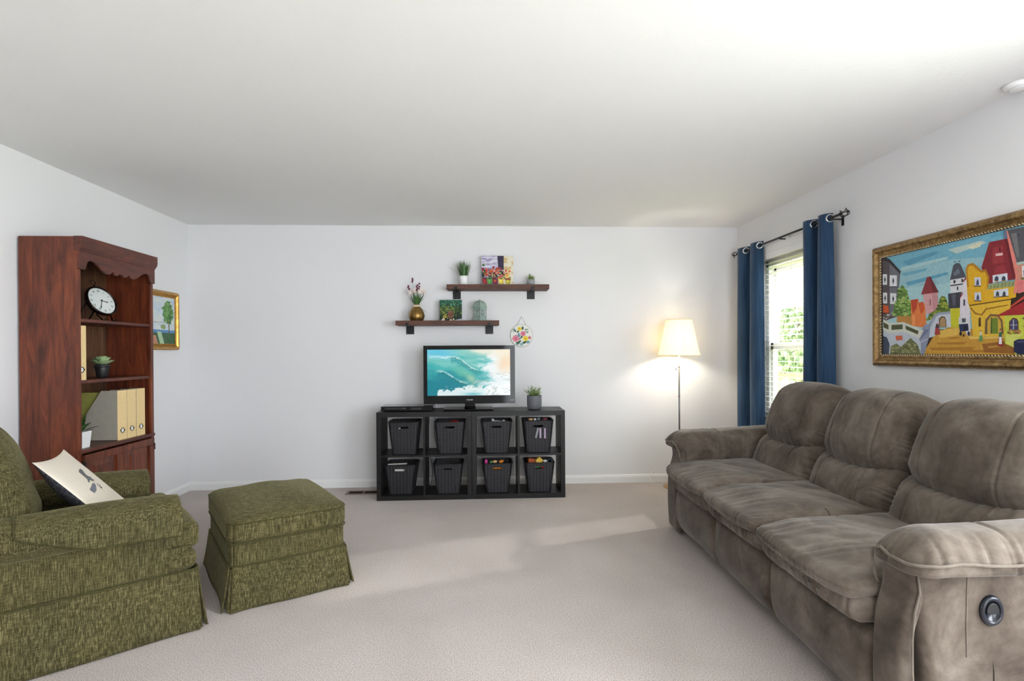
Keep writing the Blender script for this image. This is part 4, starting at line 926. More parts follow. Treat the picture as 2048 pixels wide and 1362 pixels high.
for k in range(9):
    t_ = k / 8; s = (a + .002) * math.cos(t_ * PI / 2) ** 1.0 if k < 8 else .002; zz = .128 + .062 * math.sin(t_ * PI / 2)
    ring = [bm.verts.new((sx * s, sy * s, zz)) for sx, sy in ((-1, -1), (1, -1), (1, 1), (-1, 1))]
    if prev:
        for i in range(4): bm.faces.new((prev[i], prev[(i + 1) % 4], ring[(i + 1) % 4], ring[i]))
    prev = ring
obj('dome_roof', bm, M_verd, o); obj('finial', tube(BM(), [(0, 0, .188), (0, 0, .204)], [.004, .0015], 8), M_verd, o)

# round floral sign
o = empty('floral_wall_plaque', (.361, DB, 1.303)); tag(o, 'round white plaque with pink, yellow and green flowers hanging right of the television', 'wall plaque')
rr = .104; fy = lambda a, b, h: (a, -.0135 - h, rr + b)
obj('plaque_edge', tube(BM(), [(math.cos(q) * rr, -.008, rr + math.sin(q) * rr) for q in np.arange(0, 2 * PI - .01, 2 * PI / 48)], .0035, 6, closed=True), plain('plaque_rim', (176, 160, 146), .7), o)
obj('plaque_disc', lathe(BM(), [(rr, 0), (rr, .009)], 48, M=Matrix.Translation((0, -.004, rr)) @ Matrix.Rotation(PI / 2, 4, 'X')), plain('plaque_white', (232, 232, 226), .5), o)
pl = []
def ell(c, x, y, a_, b_, rot=0, n=12): pl.append((c, [(x + a_ * math.cos(t) * math.cos(rot) - b_ * math.sin(t) * math.sin(rot), y + a_ * math.cos(t) * math.sin(rot) + b_ * math.sin(t) * math.cos(rot)) for t in np.arange(0, 2 * PI - .01, 2 * PI / n)]))
def lf(c, x, y, L, w_, rot):
    c_, s_ = math.cos(rot), math.sin(rot); pl.append((c, [(x + p * c_ - q * s_, y + p * s_ + q * c_) for p, q in ((0, 0), (L * .35, w_), (L * .7, w_ * .8), (L, 0), (L * .7, -w_ * .8), (L * .35, -w_))]))
G1, G2 = (38, 84, 60), (84, 132, 100)
for x, y, L, w_, r_, g in ((.008, .05, .04, .011, 1.45, G1), (-.02, -.02, .05, .009, 2.6, G1), (-.01, -.03, .05, .009, 1.0, G1), (.0, -.045, .04, .008, 3.6, G1), (.03, -.045, .045, .008, -.3, G1), (-.06, -.07, .05, .01, .1, G1), (.0, -.075, .06, .011, .35, G1), (-.055, -.085, .04, .008, .3, G2), (.025, .055, .045, .006, .1, G2), (.03, .045, .045, .005, -.5, G2), (.05, .02, .03, .004, 1, G2), (-.085, .045, .035, .004, .9, G1), (-.075, .03, .04, .004, 1.2, G1), (-.05, .03, .03, .006, 2, G1), (-.045, .025, .035, .008, .8, G1), (-.055, -.05, .07, .006, .5, G1), (.06, -.03, .03, .006, .8, G1), (-.02, .0, .03, .006, 1.9, G1), (-.08, -.07, .03, .006, -.3, G1)): lf(g, x, y, L, w_, r_)
for x, y, r_, c1, c2 in ((-.018, .064, .020, (236, 214, 60), (214, 160, 30)), (.015, .018, .026, (222, 128, 148), (196, 96, 120)), (-.055, -.028, .032, (226, 130, 152), (200, 100, 124)), (.038, -.028, .026, (240, 216, 50), (220, 176, 30)), (.076, -.02, .016, (206, 130, 134), (170, 90, 100)), (-.025, .0, .016, (128, 162, 176), (90, 126, 150)), (.062, -.062, .016, (128, 162, 176), (90, 126, 150)), (-.0, -.082, .017, (150, 186, 190), (110, 150, 160))):
    for k in range(6): ell(c1, x + r_ * .5 * math.cos(k * PI / 3), y + r_ * .5 * math.sin(k * PI / 3), r_ * .55, r_ * .5)
    ell(c2, x, y, r_ * .35, r_ * .35)
pl = [(c, q) for c, q in pl if all(a * a + b * b < (rr * .985) ** 2 for a, b in q)]
bm = BM(); lay = bm.loops.layers.float_color.new('Col'); paint_polys(bm, lay, pl, fy, dz=.00002); obj('painted_flowers', bm, painted('plaque_paint', .5, strokes=False), o)
bm = BM(); tube(bm, [(-.045, -.008, rr + .088), (-.002, -.006, rr + .178), (.004, -.006, rr + .178), (.05, -.008, rr + .085)], .0014, 5); obj('hanging_cord', bm, plain('cord_grey', (150, 146, 142), .8), o)
obj('nail', tube(BM(), [(.001, 0, rr + .178), (.001, -.012, rr + .18)], .002, 6), M_chrome, o)

# ------------------------------------------------------------------ floor lamp
lx, ly = 1.797, 5.05
lamp = empty('floor_lamp', (lx, ly, 0)); tag(lamp, 'lit floor lamp with a cream conical shade on a thin metal pole in the corner', 'lamp')
M_lbase = plain('brushed_gold', (196, 164, 118), .35, metal=.8)
obj('lamp_base', lathe(BM(), [(.146, 0), (.148, .006), (.140, .014), (.06, .026), (.018, .032), (.016, .05), (.010, .055)], 48), M_lbase, lamp)
M_pole = plain('grey_metal_pole', (120, 120, 122), .35, metal=.7)
bm = BM(); tube(bm, [(0, 0, .05), (0, 0, 1.29)], .0075, 12)
for z_ in (.46, .83, 1.10): tube(bm, [(0, 0, z_), (0, 0, z_ + .012)], .0095, 12)
obj('pole', bm, M_pole, lamp)
def mat_shade():
    t = NT('lamp_shade_fabric', rough=.8, color=srgb(250, 240, 214)); tl = t.n('ShaderNodeBsdfTranslucent'); tl.inputs[0].default_value = srgb(255, 244, 216)
    mx = t.n('ShaderNodeMixShader'); mx.inputs[0].default_value = .6; o = t.t.nodes['Material Output']; t.l(t.b.outputs[0], mx.inputs[1]); t.l(tl.outputs[0], mx.inputs[2]); t.l(mx.outputs[0], o.inputs['Surface'])
    t.b.inputs['Emission Color'].default_value = srgb(255, 236, 190); t.b.inputs['Emission Strength'].default_value = .8; return t.m
bm = BM(); pr = [(.187, 1.213), (.176, 1.25), (.152, 1.36), (.131, 1.46), (.114, 1.537)]
lathe(bm, pr, 56, cap=False); lathe(bm, [(a_ - .0025, b_) for a_, b_ in pr][::-1], 56, cap=False)
sh = obj('lamp_shade', bm, mat_shade(), lamp)
for a_, b_ in ((.187, 1.213), (.114, 1.537)):
    obj('shade_trim', tube(BM(), [(math.cos(q) * a_, math.sin(q) * a_, b_) for q in np.arange(0, 2 * PI - .01, 2 * PI / 48)], .003, 6, closed=True), plain('shade_binding', (232, 216, 184), .8), sh)
bm = BM(); tube(bm, [(0, 0, 1.29), (0, 0, 1.34)], .016, 14)
for k in range(3): tube(bm, [(0, 0, 1.32), (math.cos(k * 2.09) * .16, math.sin(k * 2.09) * .16, 1.318)], .0018, 5)
obj('socket', bm, M_pole, lamp)
mb = NT('bulb_glow'); mb.set(**{'Emission Strength': 6.0}); mb.b.inputs['Emission Color'].default_value = srgb(255, 240, 212)
obj('bulb', lathe(BM(), [(.014, 0), (.03, .03), (.034, .055), (.024, .08), (.0, .088)], 24, c=(0, 0, 1.34)), mb.m, lamp)
obj('pull_chain', tube(BM(), [(-.03, -.01, 1.33), (-.032, -.01, 1.09)], .0012, 5), M_pole, lamp); obj('chain_bob', ico(.007), M_pole, lamp, loc=(-.032, -.01, 1.085))
light('lamp_bulb_light', 'POINT', (lx, ly, 1.31), 15, (1.0, .90, .74), radius=.04)
bm = BM(); P_ = [(1.66, 5.10, .012), (1.58, 5.14, .008), (1.56, 5.19, .05), (1.60, 5.235, .11), (1.70, 5.25, .10), (1.84, 5.25, .04), (1.98, 5.25, .2), (2.10, 5.262, .44)]
Q = []; P_ = [Vector(p) for p in P_]
for i in range(len(P_) - 1):
    p0, p1, p2, p3 = P_[max(i - 1, 0)], P_[i], P_[i + 1], P_[min(i + 2, len(P_) - 1)]
    for k in range(6): t_ = k / 6; Q.append(.5 * ((2 * p1) + (p2 - p0) * t_ + (2 * p0 - 5 * p1 + 4 * p2 - p3) * t_ * t_ + (-p0 + 3 * p1 - 3 * p2 + p3) * t_ ** 3))
cdo = tube(bm, Q, .003, 6); cdo.transform(Matrix.Translation((-lx, -ly, 0))); obj('cord', cdo, M_potwhite, lamp)

# outlet, floor register, smoke alarm
o = empty('wall_outlet', (2.132, DB, .42)); tag(o, 'white electrical outlet plate on the back wall behind the sofa arm', 'outlet')
obj('cover_plate', box(BM(), -.036, .036, -.006, 0, -.058, .058), M_trim, o, bevel=.003)
for z_ in (-.022, .022):
    s_ = obj('socket_face', lathe(BM(), [(.017, 0), (.016, .003)], 24, M=Matrix.Translation((0, -.0055, z_)) @ Matrix.Rotation(PI / 2, 4, 'X')), M_trim, o)
    bm = BM(); [box(bm, x - .0012, x + .0012, -.0092, -.008, z_ - .001, z_ + .008) for x in (-.006, .006)]; obj('slots', bm, M_matblk, s_)
o = empty('floor_register', (-1.075, 5.055, 0)); tag(o, 'brown metal floor vent in the carpet left of the storage units', 'floor vent')
M_vent = plain('vent_brown', (128, 108, 96), .5, metal=.3); M_dark = plain('vent_dark', (24, 18, 14), .7)
bm = BM(); 
for a, b, c, d in ((-.155, .155, -.065, -.045), (-.155, .155, .045, .065), (-.155, -.13, -.045, .045), (.13, .155, -.045, .045), (-.006, .006, -.045, .045)): box(bm, a, b, c, d, 0, .006)
obj('vent_frame', bm, M_vent, o, bevel=.002); obj('vent_duct', box(BM(), -.13, .13, -.045, .045, .0, .002), M_dark, o)
bm = BM(); [box(bm, -.13, .13, y - .002, y + .002, .002, .005) for y in (-.03, -.015, 0, .015, .03)]; obj('louvre', bm, M_dark, o)
o = empty('smoke_alarm', (2.404, 2.39, HC)); tag(o, 'white round smoke alarm on the ceiling at the right edge of the photo', 'smoke alarm')
obj('alarm_body', lathe(BM(), [(.0, -.022), (.040, -.022), (.050, -.018), (.055, -.008), (.055, 0)], 40), M_trim, o); obj('vent_ring', lathe(BM(), [(.036, -.0225), (.028, -.025), (.0, -.025)], 32), M_trim, o)

# ------------------------------------------------------------------ town painting on the right wall
TOWN = [((118,178,200),[(51,1834),(1220,1849),(1220,1525),(49,1464)]),
((150,192,202),[(50,1722),(588,1719),(829,1693),(828,1413),(49,1464)]),
((166,204,210),[(50,1619),(498,1599),(828,1613),(828,1346),(48,1378)]),
((95,155,185),[(236,1765),(480,1782),(498,1768),(279,1734)]),
((185,205,200),[(553,1776),(753,1784),(777,1766),(606,1745)]),
((215,215,190),[(673,1768),(753,1779),(746,1755),(698,1751)]),
((110,170,195),[(225,1697),(422,1700),(402,1684),(246,1678)]),
((170,205,208),[(214,1732),(553,1740),(553,1725),(236,1712)]),
((95,160,190),[(257,1640),(553,1659),(553,1644),(279,1618)]),
((100,165,195),[(792,1800),(1220,1813),(1220,1799),(799,1785)]),
((202,152,58),[(370,1212),(459,1323),(551,1368),(621,1365),(927,1316),(926,1216)]),
((224,182,84),[(478,1352),(621,1365),(672,1345),(604,1322),(497,1314)]),
((232,196,104),[(672,1317),(871,1318),(878,1303),(688,1302)]),
((176,122,42),[(430,1262),(720,1264),(696,1246),(449,1247)]),
((176,122,42),[(478,1288),(672,1289),(647,1276),(496,1278)]),
((176,122,42),[(551,1313),(630,1315),(604,1306),(569,1307)]),
((176,122,42),[(621,1246),(827,1250),(805,1236),(638,1236)]),
((150,98,40),[(752,1277),(871,1288),(927,1265),(926,1229),(767,1236)]),
((190,140,60),[(782,1266),(856,1272),(849,1262),(790,1256)]),
((88,78,84),[(69,1822),(134,1794),(219,1705),(208,1618),(203,1449),(73,1424)]),
((112,112,122),[(132,1778),(211,1699),(203,1454),(132,1458)]),
((50,44,50),[(69,1827),(134,1796),(225,1707),(214,1697),(129,1776),(69,1801)]),
((225,228,232),[(76,1713),(111,1708),(111,1644),(75,1648)]),
((60,66,80),[(85,1680),(94,1699),(102,1677),(93,1655)]),
((45,48,52),[(74,1648),(113,1644),(113,1640),(74,1644)]),
((225,228,232),[(133,1699),(191,1691),(191,1626),(132,1633)]),
((60,66,80),[(154,1663),(162,1683),(170,1661),(162,1638)]),
((45,48,52),[(131,1633),(193,1626),(193,1622),(131,1629)]),
((225,228,232),[(77,1600),(111,1597),(111,1532),(77,1534)]),
((60,66,80),[(86,1567),(94,1587),(102,1565),(94,1542)]),
((45,48,52),[(76,1535),(113,1531),(113,1527),(76,1530)]),
((225,228,232),[(137,1591),(186,1585),(186,1521),(136,1525)]),
((60,66,80),[(153,1556),(161,1576),(169,1555),(161,1531)]),
((45,48,52),[(135,1525),(188,1521),(188,1517),(135,1521)]),
((210,92,44),[(77,1526),(121,1516),(128,1470),(77,1479)]),
((60,30,24),[(77,1477),(128,1474),(128,1467),(77,1470)]),
((90,120,60),[(82,1444),(89,1448),(98,1444),(91,1441)]),
((200,190,190),[(97,1443),(102,1446),(109,1443),(104,1440)]),
((90,120,60),[(78,1463),(88,1467),(101,1463),(91,1458)]),
((200,190,190),[(104,1466),(112,1470),(124,1465),(115,1460)]),
((200,190,190),[(113,1430),(119,1432),(127,1429),(121,1426)]),
((200,190,190),[(109,1425),(115,1429),(124,1425),(117,1421)]),
((200,190,190),[(123,1461),(129,1463),(138,1460),(131,1458)]),
((200,190,190),[(94,1440),(100,1443),(108,1440),(102,1436)]),
((200,190,190),[(101,1444),(107,1446),(116,1443),(110,1441)]),
((90,120,60),[(104,1461),(112,1466),(125,1461),(115,1454)]),
((200,190,190),[(106,1459),(115,1463),(127,1458),(118,1453)]),
((200,190,190),[(74,1448),(82,1451),(93,1448),(85,1443)]),
((200,190,190),[(115,1449),(120,1451),(127,1448),(122,1446)]),
((200,190,190),[(117,1466),(124,1468),(134,1465),(126,1462)]),
((184,130,62),[(190,1453),(305,1445),(305,1379),(190,1413)]),
((92,128,58),[(233,1631),(266,1595),(289,1536),(312,1486),(304,1443),(156,1453),(165,1498),(190,1545),(204,1602)]),
((120,158,70),[(232,1462),(241,1466),(255,1461),(245,1457)]),
((70,104,48),[(244,1601),(252,1605),(262,1600),(254,1595)]),
((168,190,110),[(196,1610),(211,1616),(233,1607),(216,1600)]),
((70,104,48),[(243,1521),(255,1527),(273,1520),(260,1512)]),
((70,104,48),[(214,1500),(223,1504),(236,1499),(226,1495)]),
((70,104,48),[(230,1531),(237,1534),(248,1530),(240,1526)]),
((70,104,48),[(239,1545),(252,1550),(272,1543),(257,1537)]),
((70,104,48),[(217,1524),(227,1528),(241,1523),(230,1518)]),
((120,158,70),[(264,1474),(273,1479),(287,1473),(276,1467)]),
((70,104,48),[(234,1496),(244,1500),(258,1495),(248,1491)]),
((70,104,48),[(216,1504),(224,1508),(235,1504),(227,1500)]),
((120,158,70),[(246,1588),(260,1597),(281,1587),(265,1576)]),
((150,184,92),[(191,1515),(206,1522),(229,1514),(212,1505)]),
((120,158,70),[(269,1522),(284,1528),(305,1521),(289,1513)]),
((168,190,110),[(198,1558),(209,1562),(225,1556),(213,1551)]),
((150,184,92),[(284,1466),(299,1473),(322,1465),(305,1456)]),
((150,184,92),[(256,1492),(271,1500),(294,1491),(277,1481)]),
((150,184,92),[(272,1471),(287,1476),(310,1469),(293,1463)]),
((168,190,110),[(146,1471),(160,1480),(180,1471),(165,1460)]),
((120,158,70),[(189,1513),(201,1518),(219,1512),(206,1505)]),
((120,158,70),[(192,1589),(208,1596),(230,1587),(213,1579)]),
((150,184,92),[(198,1599),(210,1605),(228,1597),(214,1589)]),
((168,190,110),[(230,1558),(244,1563),(264,1556),(249,1550)]),
((120,158,70),[(268,1471),(281,1476),(301,1470),(286,1465)]),
((168,190,110),[(148,1458),(163,1463),(186,1456),(169,1450)]),
((70,104,48),[(194,1577),(205,1582),(220,1576),(208,1570)]),
((120,158,70),[(202,1599),(212,1602),(227,1597),(216,1594)]),
((70,104,48),[(260,1559),(268,1561),(279,1557),(270,1554)]),
((120,158,70),[(215,1513),(227,1519),(244,1512),(231,1505)]),
((70,104,48),[(242,1551),(253,1556),(268,1550),(256,1544)]),
((70,104,48),[(209,1506),(221,1510),(237,1504),(225,1499)]),
((70,104,48),[(205,1556),(221,1565),(243,1554),(226,1543)]),
((168,190,110),[(248,1458),(262,1466),(281,1457),(267,1447)]),
((120,158,70),[(247,1495),(259,1499),(276,1494),(263,1489)]),
((120,158,70),[(219,1589),(229,1594),(245,1588),(233,1582)]),
((120,158,70),[(243,1561),(257,1567),(278,1559),(262,1552)]),
((120,158,70),[(221,1504),(231,1508),(245,1503),(234,1499)]),
((120,158,70),[(228,1500),(236,1505),(247,1500),(238,1494)]),
((150,184,92),[(233,1472),(241,1474),(254,1471),(244,1467)]),
((70,104,48),[(242,1547),(255,1555),(275,1546),(260,1536)]),
((120,158,70),[(202,1561),(213,1566),(228,1560),(216,1555)]),
((150,184,92),[(197,1592),(213,1601),(236,1590),(219,1579)]),
((168,190,110),[(207,1529),(220,1537),(238,1528),(224,1519)]),
((150,184,92),[(219,1544),(232,1552),(252,1542),(237,1532)]),
((150,184,92),[(167,1498),(176,1502),(189,1497),(179,1493)]),
((168,190,110),[(273,1529),(286,1536),(307,1527),(291,1519)]),
((70,104,48),[(231,1524),(247,1534),(270,1523),(253,1511)]),
((150,184,92),[(205,1603),(215,1606),(231,1601),(219,1596)]),
((120,158,70),[(206,1505),(220,1510),(240,1504),(225,1498)]),
((120,158,70),[(214,1500),(229,1507),(251,1499),(235,1491)]),
((120,158,70),[(220,1590),(229,1595),(242,1589),(232,1583)]),
((70,104,48),[(295,1470),(303,1473),(316,1469),(307,1465)]),
((70,104,48),[(161,1523),(175,1527),(195,1521),(180,1516)]),
((70,104,48),[(189,1466),(197,1470),(208,1466),(199,1462)]),
((168,190,110),[(215,1544),(224,1548),(237,1543),(227,1537)]),
((168,190,110),[(209,1533),(217,1536),(229,1532),(220,1529)]),
((70,104,48),[(154,1474),(170,1479),(194,1472),(176,1466)]),
((70,104,48),[(250,1562),(261,1567),(277,1560),(265,1554)]),
((120,158,70),[(160,1463),(171,1468),(186,1462),(174,1456)]),
((150,184,92),[(253,1536),(260,1539),(271,1535),(263,1531)]),
((168,190,110),[(248,1496),(256,1499),(268,1495),(259,1491)]),
((168,190,110),[(165,1465),(174,1468),(186,1464),(177,1460)]),
((150,184,92),[(231,1512),(242,1517),(258,1511),(246,1506)]),
((120,158,70),[(170,1535),(182,1540),(201,1534),(187,1527)]),
((70,104,48),[(180,1566),(195,1570),(218,1563),(201,1558)]),
((168,190,110),[(183,1494),(193,1498),(209,1493),(197,1488)]),
((120,158,70),[(218,1484),(226,1487),(237,1483),(228,1479)]),
((150,184,92),[(245,1526),(260,1531),(282,1524),(266,1518)]),
((150,184,92),[(233,1508),(244,1515),(259,1507),(247,1499)]),
((150,184,92),[(237,1604),(248,1607),(263,1602),(252,1597)]),
((120,158,70),[(235,1594),(245,1599),(258,1592),(248,1586)]),
((70,104,48),[(209,1483),(219,1490),(233,1483),(222,1475)]),
((168,190,110),[(240,1451),(253,1457),(272,1450),(258,1444)]),
((150,184,92),[(173,1521),(182,1527),(195,1521),(185,1515)]),
((150,184,92),[(244,1549),(256,1556),(273,1547),(260,1538)]),
((70,104,48),[(162,1491),(175,1495),(194,1490),(179,1485)]),
((70,104,48),[(240,1538),(251,1541),(268,1536),(256,1532)]),
((120,158,70),[(191,1474),(204,1479),(224,1473),(209,1467)]),
((120,158,70),[(257,1493),(267,1499),(281,1493),(270,1486)]),
((120,158,70),[(266,1539),(274,1541),(285,1538),(276,1535)]),
((120,158,70),[(276,1498),(286,1503),(301,1497),(290,1491)]),
((168,190,110),[(226,1554),(239,1559),(258,1552),(243,1546)]),
((120,158,70),[(215,1506),(226,1511),(243,1505),(230,1499)]),
((168,190,110),[(257,1561),(267,1566),(282,1560),(271,1554)]),
((150,184,92),[(179,1491),(188,1495),(200,1491),(191,1486)]),
((150,184,92),[(233,1539),(246,1543),(265,1537),(251,1532)]),
((70,104,48),[(209,1600),(224,1606),(245,1597),(229,1590)]),
((168,190,110),[(212,1504),(219,1507),(231,1503),(222,1499)]),
((168,190,110),[(216,1465),(231,1471),(253,1464),(236,1457)]),
((120,158,70),[(216,1603),(229,1608),(248,1600),(234,1594)]),
((168,190,110),[(238,1482),(248,1489),(262,1482),(251,1475)]),
((120,158,70),[(266,1452),(277,1458),(294,1452),(281,1445)]),
((168,190,110),[(272,1512),(282,1515),(296,1511),(285,1507)]),
((168,190,110),[(249,1465),(257,1470),(270,1464),(260,1458)]),
((168,190,110),[(198,1546),(208,1552),(224,1545),(212,1539)]),
((70,104,48),[(185,1524),(201,1529),(225,1522),(207,1516)]),
((168,190,110),[(222,1532),(234,1538),(252,1530),(238,1522)]),
((70,104,48),[(167,1501),(181,1509),(202,1500),(186,1490)]),
((70,104,48),[(205,1592),(219,1598),(240,1590),(225,1582)]),
((168,190,110),[(268,1535),(282,1543),(302,1534),(287,1523)]),
((120,158,70),[(165,1498),(180,1503),(202,1497),(186,1491)]),
((120,158,70),[(189,1525),(204,1529),(225,1523),(209,1517)]),
((70,104,48),[(211,1468),(224,1474),(245,1467),(229,1460)]),
((168,190,110),[(268,1461),(277,1465),(292,1460),(281,1455)]),
((150,184,92),[(165,1519),(178,1522),(196,1517),(182,1512)]),
((70,104,48),[(184,1598),(199,1605),(221,1596),(205,1588)]),
((120,158,70),[(270,1529),(278,1532),(291,1528),(281,1525)]),
((70,104,48),[(241,1473),(249,1478),(260,1473),(252,1466)]),
((70,104,48),[(176,1483),(189,1490),(208,1482),(193,1474)]),
((168,190,110),[(203,1512),(217,1518),(238,1511),(222,1504)]),
((226,128,66),[(299,1527),(351,1537),(373,1489),(401,1510),(413,1370),(305,1387)]),
((186,66,36),[(299,1534),(351,1537),(341,1484),(312,1453)]),
((206,86,40),[(353,1513),(390,1519),(399,1472),(373,1450)]),
((232,150,90),[(310,1447),(330,1445),(330,1386),(309,1387)]),
((214,160,164),[(388,1556),(488,1559),(494,1457),(411,1446)]),
((196,140,146),[(450,1555),(488,1557),(494,1457),(459,1452)]),
((120,70,80),[(435,1526),(442,1526),(441,1491),(435,1492)]),
((140,50,56),[(374,1558),(417,1650),(441,1649),(496,1558)]),
((112,40,48),[(430,1650),(441,1649),(496,1558),(460,1558)]),
((96,116,40),[(516,1537),(539,1528),(568,1453),(440,1415),(413,1409),(431,1446),(488,1472),(502,1524)]),
((66,90,34),[(529,1508),(538,1513),(552,1508),(542,1502)]),
((66,90,34),[(506,1492),(513,1497),(523,1492),(515,1487)]),
((66,90,34),[(508,1489),(518,1493),(535,1488),(522,1483)]),
((160,170,60),[(483,1484),(495,1492),(513,1483),(500,1473)]),
((130,150,52),[(480,1436),(488,1442),(500,1436),(491,1429)]),
((130,150,52),[(516,1498),(524,1503),(538,1497),(528,1491)]),
((160,170,60),[(525,1517),(534,1523),(546,1517),(537,1510)]),
((160,170,60),[(542,1485),(548,1488),(558,1485),(550,1481)]),
((130,150,52),[(551,1465),(556,1468),(564,1465),(558,1461)]),
((66,90,34),[(519,1475),(531,1482),(549,1474),(535,1465)]),
((160,170,60),[(530,1480),(537,1483),(547,1479),(539,1476)]),
((66,90,34),[(428,1441),(437,1448),(452,1441),(441,1433)]),
((66,90,34),[(492,1502),(499,1504),(509,1501),(501,1498)]),
((66,90,34),[(473,1471),(484,1478),(500,1470),(488,1462)]),
((130,150,52),[(483,1490),(493,1495),(507,1489),(496,1484)]),
((160,170,60),[(490,1485),(498,1489),(510,1484),(501,1479)]),
((66,90,34),[(482,1485),(493,1492),(510,1484),(497,1475)]),
((66,90,34),[(493,1465),(502,1469),(515,1465),(505,1460)]),
((130,150,52),[(521,1501),(529,1504),(542,1500),(532,1496)]),
((160,170,60),[(436,1419),(443,1422),(453,1418),(445,1414)]),
((130,150,52),[(482,1440),(494,1447),(511,1440),(498,1431)]),
((160,170,60),[(507,1480),(519,1486),(537,1479),(523,1472)]),
((66,90,34),[(428,1421),(435,1426),(445,1421),(437,1415)]),
((130,150,52),[(500,1497),(510,1501),(524,1496),(513,1491)]),
((130,150,52),[(409,1415),(418,1419),(433,1414),(422,1409)]),
((160,170,60),[(532,1473),(543,1478),(558,1472),(547,1465)]),
((66,90,34),[(492,1477),(501,1482),(515,1476),(504,1471)]),
((160,170,60),[(519,1497),(529,1504),(545,1497),(533,1489)]),
((66,90,34),[(508,1468),(518,1471),(534,1466),(522,1462)]),
((160,170,60),[(493,1496),(503,1499),(517,1494),(506,1490)]),
((66,90,34),[(484,1490),(492,1493),(503,1489),(495,1485)]),
((160,170,60),[(458,1449),(466,1454),(478,1449),(469,1442)]),
((160,170,60),[(483,1441),(491,1446),(502,1441),(493,1435)]),
((66,90,34),[(525,1513),(534,1518),(549,1512),(538,1506)]),
((160,170,60),[(491,1457),(498,1460),(509,1457),(501,1453)]),
((160,170,60),[(516,1489),(523,1493),(534,1488),(526,1484)]),
((130,150,52),[(510,1524),(519,1528),(532,1523),(522,1518)]),
((160,170,60),[(464,1459),(471,1461),(480,1458),(473,1455)]),
((160,170,60),[(457,1445),(468,1449),(485,1444),(473,1438)]),
((160,170,60),[(506,1522),(518,1527),(535,1521),(522,1514)]),
((160,170,60),[(430,1424),(439,1430),(452,1424),(442,1417)]),
((130,150,52),[(469,1456),(479,1462),(495,1456),(483,1450)]),
((66,90,34),[(500,1438),(511,1443),(528,1437),(515,1432)]),
((160,170,60),[(532,1491),(540,1496),(552,1491),(543,1485)]),
((130,150,52),[(405,1418),(415,1424),(429,1418),(418,1412)]),
((196,204,216),[(425,1370),(459,1433),(497,1451),(570,1450),(575,1367),(506,1370),(468,1323),(430,1316)]),
((150,158,178),[(425,1393),(469,1442),(497,1451),(570,1450),(570,1437),(502,1438),(478,1428),(440,1373)]),
((92,66,52),[(499,1370),(495,1416),(514,1429),(536,1424),(544,1403),(545,1368)]),
((172,140,98),[(504,1372),(503,1413),(517,1422),(532,1419),(539,1402),(540,1371)]),
((190,198,210),[(79,1376),(386,1348),(372,1214),(78,1212)]),
((140,148,172),[(350,1326),(399,1390),(440,1392),(432,1324),(392,1214),(372,1214),(372,1286)]),
((112,120,150),[(352,1326),(401,1363),(430,1360),(420,1345),(369,1310)]),
((170,176,196),[(365,1298),(425,1316),(422,1307),(368,1286)]),
((208,212,200),[(79,1440),(132,1412),(245,1412),(393,1357),(363,1313),(245,1355),(132,1351),(79,1372)]),
((74,80,48),[(81,1421),(124,1401),(124,1373),(81,1388)]),
((74,80,48),[(148,1400),(237,1399),(237,1371),(148,1370)]),
((74,80,48),[(260,1392),(356,1356),(350,1337),(261,1369)]),
((206,98,66),[(180,1334),(234,1334),(236,1308),(185,1307)]),
((54,68,90),[(78,1337),(111,1326),(132,1286),(125,1213),(78,1212)]),
((108,112,70),[(134,1213),(143,1273),(189,1289),(222,1268),(298,1318),(350,1279),(376,1214)]),
((86,92,54),[(164,1232),(177,1241),(196,1234),(182,1223)]),
((134,138,92),[(192,1215),(204,1221),(220,1216),(208,1209)]),
((86,92,54),[(265,1283),(275,1288),(290,1283),(279,1276)]),
((156,156,112),[(274,1281),(286,1289),(303,1282),(290,1273)]),
((86,92,54),[(309,1296),(315,1300),(324,1297),(317,1293)]),
((134,138,92),[(276,1267),(288,1272),(306,1267),(292,1261)]),
((156,156,112),[(132,1267),(141,1274),(155,1268),(145,1261)]),
((86,92,54),[(298,1282),(304,1285),(314,1283),(307,1279)]),
((156,156,112),[(324,1279),(332,1284),(342,1280),(334,1275)]),
((86,92,54),[(221,1262),(231,1269),(247,1263),(235,1256)]),
((156,156,112),[(261,1271),(267,1273),(276,1271),(269,1268)]),
((86,92,54),[(345,1246),(352,1251),(362,1247),(354,1241)]),
((156,156,112),[(210,1214),(219,1218),(234,1215),(223,1210)]),
((86,92,54),[(231,1228),(238,1231),(248,1228),(241,1224)]),
((86,92,54),[(255,1229),(264,1235),(278,1230),(267,1224)]),
((156,156,112),[(209,1252),(219,1259),(235,1253),(223,1245)]),
((86,92,54),[(268,1257),(279,1262),(295,1258),(283,1252)]),
((156,156,112),[(312,1287),(317,1291),(326,1288),(319,1284)]),
((86,92,54),[(312,1274),(320,1277),(333,1274),(323,1270)]),
((156,156,112),[(296,1259),(305,1263),(317,1260),(308,1256)]),
((86,92,54),[(163,1222),(173,1228),(188,1223),(177,1217)]),
((134,138,92),[(171,1277),(182,1281),(198,1277),(186,1272)]),
((134,138,92),[(277,1245),(283,1249),(294,1246),(286,1241)]),
((156,156,112),[(143,1263),(157,1272),(177,1265),(162,1254)]),
((134,138,92),[(245,1247),(253,1250),(264,1247),(255,1243)]),
((86,92,54),[(268,1265),(275,1268),(286,1265),(278,1262)]),
((156,156,112),[(313,1241),(325,1247),(343,1242),(330,1236)]),
((86,92,54),[(154,1231),(162,1234),(172,1232),(164,1229)]),
((156,156,112),[(192,1266),(201,1272),(214,1267),(204,1260)]),
((86,92,54),[(229,1259),(240,1267),(255,1261),(243,1252)]),
((134,138,92),[(187,1262),(197,1267),(213,1263),(201,1257)]),
((156,156,112),[(158,1242),(166,1247),(177,1243),(169,1237)]),
